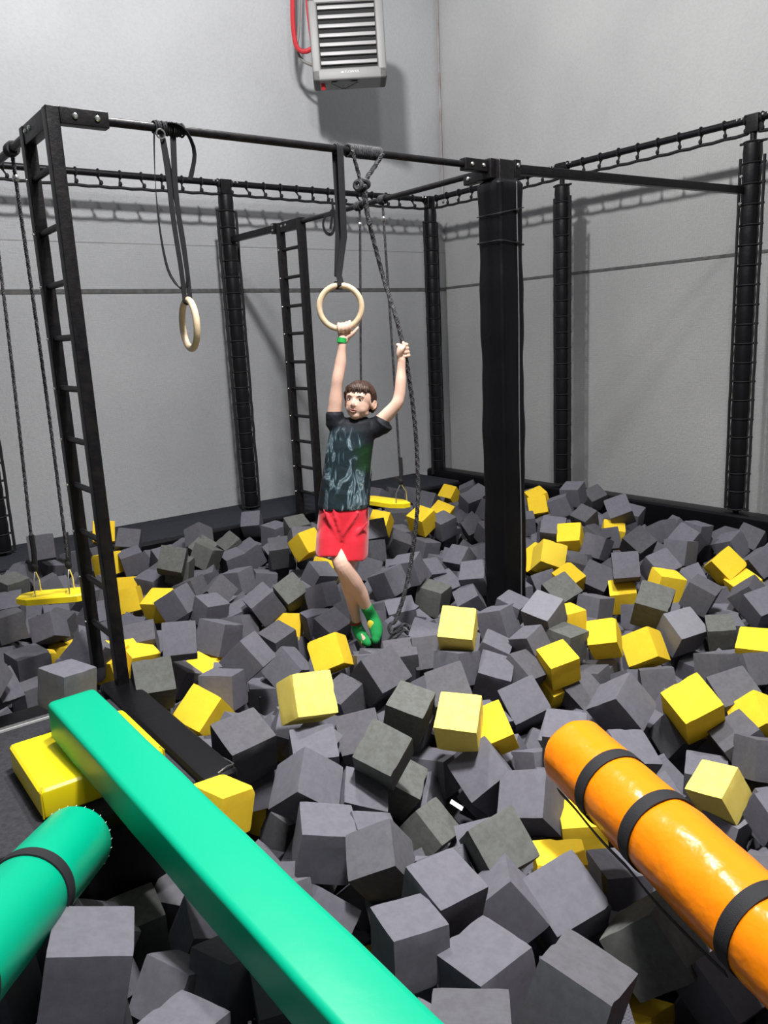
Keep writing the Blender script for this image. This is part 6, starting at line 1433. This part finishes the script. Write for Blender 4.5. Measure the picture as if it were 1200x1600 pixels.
(170,577,-47,-116,72,-32),(166,591,-56,67,72,3),(189,58,-56,-142,-38,-140),(193,77,-52,-8,115,302),(191,93,-67,222,-60,155),(187,116,-67,-296,-77,-293),(192,137,-64,207,-60,-290),(183,153,-68,179,-7,-305),(184,172,-66,-197,-35,-124),(193,193,-64,198,-51,177),
(189,216,-74,-83,54,57),(190,235,-67,-81,-28,67),(190,263,-74,153,73,-276),(196,272,-33,-60,58,51),(185,292,-40,236,28,-41),(188,298,-65,-231,-105,97),(187,318,-61,-228,-29,144),(186,336,-57,146,30,-259),(178,352,-59,-122,-69,41),(182,378,-65,44,-2,84),
(190,399,-56,-155,77,208),(184,413,-67,274,22,-242),(186,434,-56,-79,-13,235),(183,457,-49,109,-54,28),(183,480,-65,287,-51,-101),(185,497,-52,205,-132,-176),(182,515,-54,36,13,-90),(194,528,-56,-57,135,-3),(188,549,-47,184,-57,-164),(184,565,-54,106,-68,224),
(188,588,-45,307,-144,-283),(207,58,-45,-159,-12,-181),(209,77,-57,-300,-51,157),(208,100,-47,84,-31,-82),(207,120,-66,-35,0,-58),(206,144,-75,-22,-65,-61),(206,167,-59,137,-71,311),(223,176,-64,89,65,-166),(209,206,-64,246,28,-310),(213,220,-73,141,69,141),
(218,231,-59,-183,10,-127),(203,254,-61,66,-113,-247),(209,269,-52,-36,-57,-149),(200,287,-51,-222,-80,53),(199,308,-51,-84,81,313),(208,328,-54,-73,-4,313),(204,347,-65,126,102,41),(199,364,-65,-152,17,209),(205,385,-64,-158,77,309),(208,407,-68,-20,-38,67),
(198,422,-59,208,-10,-76),(204,438,-42,288,90,-117),(201,450,-54,241,-52,92),(199,469,-62,13,30,-232),(207,488,-60,299,114,-116),(204,511,-55,61,75,215),(210,530,-47,163,24,-91),(212,551,-50,230,22,169),(202,570,-51,30,-99,-188),(211,586,-43,26,27,-207),
(220,59,-61,-288,-100,273),(227,84,-64,-225,37,269),(219,101,-60,21,106,60),(226,118,-70,293,31,140),(222,136,-65,43,-29,-6),(224,157,-72,127,10,-97),(240,185,-71,-242,0,49),(227,198,-57,-199,-81,-53),(228,208,-75,-177,93,117),(234,237,-49,54,31,129),
(225,252,-60,-82,77,-243),(233,272,-62,-61,1,-126),(220,289,-56,282,92,75),(225,306,-53,-305,-65,126),(224,323,-62,-124,68,195),(226,344,-55,161,6,-276),(218,362,-63,34,-113,-235),(231,372,-54,-223,-23,98),(230,403,-61,38,72,89),(223,419,-57,269,44,-121),
(218,436,-57,77,105,264),(229,444,-73,209,-81,62),(220,468,-60,171,76,162),(233,483,-50,-192,-60,-246),(223,502,-56,176,-103,276),(224,521,-58,150,-51,135),(228,542,-60,-156,-45,216),(218,566,-39,-173,112,103),(233,585,-48,-91,-24,-188),(248,80,-61,-10,42,50),
(243,100,-57,-108,114,205),(240,130,-58,24,2,45),(242,161,-71,-115,-70,153),(253,173,-56,223,-83,-219),(246,188,-51,-196,109,159),(248,207,-67,99,-54,-112),(244,229,-69,-188,89,78),(245,250,-57,91,-24,-22),(246,277,-47,-61,-40,22),(236,283,-79,-66,95,53),
(244,301,-56,-258,-39,155),(245,325,-57,-295,107,243),(243,342,-47,303,-27,165),(245,355,-61,-86,-108,-218),(239,381,-71,-205,-51,171),(250,395,-61,233,-77,304),(243,423,-66,-251,73,-48),(246,441,-54,-154,54,64),(240,455,-64,173,56,-248),(246,469,-50,-281,3,-225),
(246,492,-38,256,80,131),(245,500,-58,70,49,-262),(244,525,-56,-113,-67,-229),(244,555,-53,-230,-65,256),(239,569,-39,-70,-72,250),(247,593,-32,-86,-80,217),(267,76,-51,-152,64,-208),(262,102,-51,-58,-125,179),(264,123,-55,-38,61,221),(267,136,-77,-228,-113,251),
(262,164,-72,195,-114,-311),(263,184,-70,-169,25,-41),(261,200,-56,276,55,-155),(262,222,-60,-158,71,217),(265,233,-75,-98,70,-32),(257,263,-65,-237,91,-224),(262,279,-57,113,-86,-143),(257,290,-71,-169,-101,-76),(261,298,-50,-311,-36,-19),(262,318,-46,-55,40,270),
(262,344,-50,270,26,45),(261,364,-48,101,-41,197),(265,382,-54,135,-64,-15),(262,402,-47,-256,83,198),(267,417,-59,-93,47,-87),(267,437,-54,-199,-46,-291),(259,451,-41,-235,-108,-101),(266,470,-50,308,9,-292),(263,487,-57,-173,-19,-277),(257,505,-49,-223,-56,44),
(265,523,-52,-200,16,-79),(261,554,-59,257,35,-218),(256,572,-50,269,-73,312),(262,589,-47,256,128,31),(278,91,-61,-265,-92,-182),(279,115,-49,-269,79,9),(283,132,-62,203,42,-69),(281,160,-65,53,-32,-242),(288,179,-65,138,1,-115),(279,197,-62,69,2,-177),
(284,211,-70,-166,-68,-18),(282,227,-61,-253,-52,-12),(275,249,-68,7,59,2),(278,279,-67,113,41,13),(278,293,-51,-221,-9,7),(280,311,-55,-34,-36,-128),(269,325,-59,48,-90,-279),(280,346,-53,26,-33,161),(278,359,-39,-242,121,257),(280,380,-45,230,17,-200),
(280,400,-53,257,-4,45),(282,421,-42,-72,55,187),(286,438,-57,89,-108,-19),(279,449,-42,273,-42,-207),(281,469,-48,-159,43,176),(284,489,-57,-163,-30,-97),(280,510,-48,-157,-126,-11),(284,532,-50,-189,100,-84),(288,552,-51,267,-39,39),(278,574,-56,-216,-50,12),
(278,587,-38,97,-91,147),(297,94,-55,-258,77,202),(308,114,-56,-175,132,183),(301,131,-69,265,-24,-183),(302,151,-70,108,-60,303),(307,173,-73,133,-28,21),(301,200,-68,205,-82,-214),(300,215,-62,251,-58,175),(308,231,-53,261,-65,-237),(298,253,-63,34,131,-309),
(303,269,-63,-314,-64,-10),(297,286,-47,-307,-52,304),(298,303,-52,277,-4,-134),(295,322,-58,-157,106,202),(301,342,-53,256,-6,134),(296,361,-55,126,35,206),(289,377,-61,12,-52,-64),(298,390,-46,191,-108,-130),(295,414,-52,-89,84,-299),(301,432,-45,145,-34,248),
(299,454,-47,31,-51,136),(301,474,-45,214,-79,-63),(310,494,-54,-194,-11,241),(295,509,-54,291,-46,-152),(301,527,-59,-271,-30,-120),(302,555,-40,-260,-64,26),(298,588,-62,56,93,-262),(318,95,-57,227,2,116),(330,112,-65,-124,62,-110),(321,127,-60,-13,77,180),
(327,155,-43,-111,-103,-298),(322,169,-64,22,18,-304),(316,190,-58,-257,-36,126),(320,217,-71,-47,-15,143),(334,229,-61,-102,66,-201),(317,245,-59,-80,52,302),(323,268,-71,1,87,-1),(317,283,-50,268,91,99),(314,305,-61,-292,31,68),(317,325,-59,-278,18,93),
(320,346,-59,200,31,189),(315,364,-64,116,-6,110),(312,383,-63,13,-11,297),(315,402,-44,112,63,269),(316,421,-52,123,35,128),(320,442,-46,-112,-99,16),(316,458,-60,179,101,-75),(322,471,-45,-103,-112,-128),(328,497,-42,35,10,61),(314,512,-41,14,49,218),
(323,527,-55,-151,82,245),(315,542,-41,-26,-56,-248),(319,566,-47,133,-134,-244),(330,126,-39,-233,46,7),(337,136,-56,252,64,-222),(338,155,-65,35,-29,-3),(343,173,-56,4,-47,-52),(332,198,-68,-16,35,-43),(346,219,-75,97,-57,-160),(353,233,-46,-82,67,-306),
(335,250,-53,123,37,146),(338,271,-56,-1,-125,-212),(335,292,-48,-152,0,-106),(333,313,-52,-27,23,295),(335,359,-50,-51,14,151),(342,374,-54,-154,-5,-157),(334,391,-64,27,-73,-107),(333,411,-53,180,-47,24),(337,438,-59,-237,87,47),(337,455,-47,-153,-1,171),
(341,473,-55,148,1,167),(345,492,-48,-283,85,190),(343,511,-43,-150,44,157),(339,533,-41,20,-87,108),(335,560,-31,23,62,203),(339,561,-52,-126,-18,34),(340,590,-49,235,-6,-143),(352,112,-56,-86,71,53),(356,134,-61,-78,5,263),(354,145,-43,119,37,-146),
(358,159,-58,-7,87,-249),(346,192,-57,-207,51,96),(357,207,-62,-261,-11,-232),(366,224,-60,146,-15,-301),(349,244,-66,-33,55,-60),(357,264,-69,191,48,-275),(355,296,-58,3,-42,-178),(351,314,-66,308,13,4),(356,356,-53,-190,91,-120),(362,375,-53,109,112,226),
(350,398,-57,191,-86,312),(351,419,-49,56,-99,-273),(353,438,-52,128,-92,-296),(353,455,-47,-146,111,165),(359,474,-51,-290,30,141),(357,490,-66,-310,-68,-269),(353,510,-61,24,-44,-36),(356,529,-38,104,-7,271),(357,552,-36,47,-9,264),(357,570,-45,-106,131,-260),
(351,592,-34,257,36,-257),(370,122,-55,-1,-2,229),(373,147,-63,-137,-66,198),(370,154,-40,-133,-39,186),(376,167,-57,-88,-22,58),(368,188,-59,-141,44,20),(376,209,-68,57,20,36),(392,238,-69,-36,-38,-67),(375,249,-68,158,-67,22),(375,270,-63,176,95,220),
(367,287,-73,-59,-46,-217),(372,311,-59,84,-136,-297),(365,329,-55,-6,-88,-300),(366,348,-41,-133,-104,238),(374,366,-59,-48,-76,-149),(371,391,-55,-92,-11,-200),(377,405,-71,105,13,221),(372,419,-55,-22,91,123),(375,433,-40,76,24,163),(372,447,-49,-232,24,158),
(374,466,-54,62,42,-6),(369,495,-53,-27,10,-78),(371,515,-56,188,-4,-133),(368,535,-56,249,51,-33),(372,547,-39,39,112,147),(373,567,-49,251,8,-3),(372,584,-40,-208,13,40),(386,135,-54,-19,-66,173),(394,155,-56,301,48,-35),(401,175,-49,-277,-60,-239),
(389,188,-51,227,148,153),(399,203,-62,60,-3,54),(406,226,-53,-185,-80,-150),(398,256,-79,-96,-16,-24),(393,271,-68,0,-80,-134),(382,290,-63,-177,57,-55),(393,309,-58,-29,119,-8),(386,326,-56,2,21,-10),(387,344,-54,-99,117,3),(392,363,-69,197,-88,179),
(387,383,-63,-125,-36,103),(396,400,-57,36,0,60),(388,414,-43,45,-122,-261),(390,435,-54,5,19,-196),(399,452,-56,-48,9,243),(394,472,-52,296,69,-12),(390,492,-53,170,-59,-255),(392,512,-56,-52,-87,40),(391,535,-55,272,-18,237),(392,550,-36,-293,-3,95),
(390,569,-32,72,145,218),(392,588,-36,86,-67,-296),(406,140,-47,219,17,-200),(415,161,-45,-166,-39,-164),(419,177,-60,-160,-104,-125),(411,193,-46,217,-71,115),(419,210,-61,180,101,-290),(422,226,-63,21,50,-304),(414,246,-71,18,-8,-101),(418,279,-60,-215,-23,-179),
(410,295,-68,-80,8,171),(421,317,-63,-84,106,-127),(406,334,-61,109,18,148),(405,355,-58,207,16,-275),(419,366,-61,168,-128,222),(411,386,-49,139,60,-202),(415,402,-56,18,59,-133),(408,418,-44,24,6,310),(410,439,-49,-207,-37,-55),(417,452,-67,-237,19,112),
(413,472,-56,143,-38,-134),(407,497,-60,34,110,84),(411,512,-46,106,-27,97),(410,531,-64,-7,69,-208),(412,554,-53,3,-68,243),(407,571,-41,169,58,-187),(410,590,-39,97,-55,-91),(425,138,-52,-133,-116,89),(432,157,-48,-176,-51,-180),(437,178,-42,121,64,-223),
(429,195,-52,-248,-16,-117),(432,216,-46,-264,-42,-152),(443,225,-67,37,-15,86),(435,236,-55,96,-91,-189),(434,267,-57,-25,11,-174),(434,291,-67,-99,33,-174),(444,315,-51,-175,137,187),(434,331,-61,-21,74,-106),(429,351,-61,33,-3,-87),(441,370,-56,262,-79,70),
(429,385,-60,116,21,-117),(432,394,-43,41,2,254),(431,416,-42,-273,-48,-38),(427,434,-45,-267,18,-183),(423,455,-48,128,-1,-247),(432,469,-61,231,38,-145),(426,487,-56,188,110,247),(432,515,-40,-149,97,-111),(424,529,-48,118,-79,28),(433,549,-43,67,-14,-301),
(429,568,-41,0,-61,23),(429,589,-45,140,19,-190),(449,150,-51,-185,1,-12),(456,170,-46,156,3,-239),(449,189,-57,-164,96,-177),(447,210,-54,23,-77,-55),(456,236,-58,-200,-16,202),(446,249,-45,-255,-12,-65),(455,266,-50,309,22,-72),(448,289,-59,-110,-59,-18),
(451,301,-35,84,22,117),(460,326,-51,-51,-50,85),(450,346,-56,165,13,244),(458,363,-64,250,12,135),(446,385,-45,-2,50,-231),(449,403,-57,210,-99,-310),(456,419,-48,-213,-34,227),(446,434,-58,12,-61,-144),(445,447,-46,33,-8,-275),(450,466,-48,-280,34,264),
(442,500,-54,240,-66,32),(451,519,-55,-246,119,286),(445,532,-43,132,58,-281),(451,548,-30,-138,-51,178),(449,567,-41,-253,-60,-198),(449,588,-41,-218,-115,-82),(470,150,-42,245,-74,300),(470,179,-50,-178,84,202),(465,199,-50,43,112,-68),(469,219,-49,32,3,162),
(473,235,-49,-3,4,20),(469,252,-55,-202,-13,164),(474,270,-45,158,31,249),(463,285,-45,156,66,-211),(470,304,-45,257,36,-201),(475,324,-61,71,21,107),(466,345,-44,-115,-34,-211),(474,360,-51,-300,-133,-67),(467,384,-46,-139,-25,-310),(466,403,-48,231,-50,40),
(478,420,-34,111,69,285),(466,437,-55,-208,51,33),(464,454,-40,32,91,-196),(468,475,-52,-219,-76,116),(460,497,-47,100,-46,-16),(474,517,-42,-30,5,-293),(467,535,-36,-176,-13,-186),(467,551,-48,-174,95,-56),(469,568,-48,-70,-134,43),(468,587,-49,-97,89,73),
(484,156,-53,-101,-57,-284),(491,178,-55,-85,51,138),(484,192,-42,-248,34,107),(486,211,-38,-301,22,-166),(491,229,-41,-44,124,-223),(490,248,-47,5,-97,43),(494,272,-39,-70,31,49),(484,285,-53,-239,-31,85),(482,304,-61,-94,16,155),(487,323,-45,206,-111,270),
(485,342,-47,14,148,-21),(494,358,-57,150,82,304),(487,375,-46,-158,-11,-267),(487,397,-47,140,114,-135),(484,418,-52,-85,16,-192),(481,440,-42,-22,-78,36),(479,462,-48,-222,37,57),(487,479,-61,197,53,-281),(480,489,-45,-39,-12,226),(492,506,-48,156,-90,-48),
(484,529,-56,-105,2,-129),(482,552,-39,83,59,260),(488,576,-40,258,-24,-17),(488,596,-42,-2,-78,135),(503,158,-40,-5,-40,294),(511,174,-44,-7,62,259),(507,194,-53,-21,-106,88),(505,215,-47,-193,-128,-4),(509,232,-38,171,-20,138),(510,246,-51,61,-60,67),
(512,276,-46,-23,90,26),(497,295,-45,99,-71,307),(510,307,-42,232,32,-36),(503,319,-56,253,-13,61),(505,344,-47,108,46,-157),(506,360,-40,277,-63,125),(504,386,-44,303,48,122),(505,400,-56,-15,76,147),(506,416,-45,291,-58,206),(502,438,-43,-57,-88,-131),
(502,457,-50,199,46,114),(503,478,-50,213,58,279),(510,495,-34,-126,-44,117),(513,507,-52,217,-86,268),(501,524,-42,-177,-83,-168),(503,545,-44,-56,-123,304),(513,561,-54,-69,33,132),(507,585,-42,29,54,86),(529,177,-34,96,28,187),(517,194,-36,220,-37,240),
(523,210,-49,-5,26,-131),(530,231,-42,-51,100,-29),(536,248,-45,-14,28,-20),(531,269,-42,-115,-53,-215),(527,292,-45,-65,102,303),(529,313,-45,-272,25,14),(521,330,-56,-129,-70,180),(524,344,-42,-165,6,304),(525,360,-36,-1,-126,308),(523,385,-53,-104,64,-38),
(531,397,-38,140,-55,-224),(524,413,-52,268,-78,-160),(520,434,-45,-309,-76,284),(526,453,-50,-47,77,-15),(516,472,-42,-83,82,36),(528,490,-42,-179,103,199),(529,512,-33,-40,-6,-104),(522,526,-47,-289,-100,223),(531,550,-47,-59,-17,265),(526,576,-49,-268,-25,-212),
(529,594,-42,-172,-1,119),(549,173,-39,-285,95,174),(538,197,-40,-6,3,-118),(548,304,-40,-7,-29,-136),(547,322,-54,164,-14,-19),(548,357,-36,-162,58,-82),(540,376,-44,150,-71,89),(545,417,-39,202,9,-118),(536,435,-37,-76,-45,-216),(546,447,-47,-191,27,-1),
(538,469,-42,-57,-37,-194),(550,488,-43,9,27,-295),(548,509,-44,-242,-21,-38),(542,527,-33,148,-35,-117),(540,567,-38,-223,-48,112),(548,584,-33,5,-122,-285),
]
mb = MB()
cube8 = [(-.5, -.5, -.5), (.5, -.5, -.5), (.5, .5, -.5), (-.5, .5, -.5), (-.5, -.5, .5), (.5, -.5, .5), (.5, .5, .5), (-.5, .5, .5)]
cf = [(0, 3, 2, 1), (4, 5, 6, 7), (0, 1, 5, 4), (1, 2, 6, 5), (2, 3, 7, 6), (3, 0, 4, 7)]
for x, y, z, a, b, c in STUFF:
    mt = Matrix.Translation((x / 100, y / 100, z / 100)) @ Euler((a / 100, b / 100, c / 100)).to_matrix().to_4x4()
    mb.add([mt @ (Vector(q) * .16) for q in cube8], cf)
o = mb.build('foam_cube_heap', M['grey'], smooth=False)
tag(o, 'grey foam cubes filling the pit below the top layer', 'foam cubes', None, 'stuff')
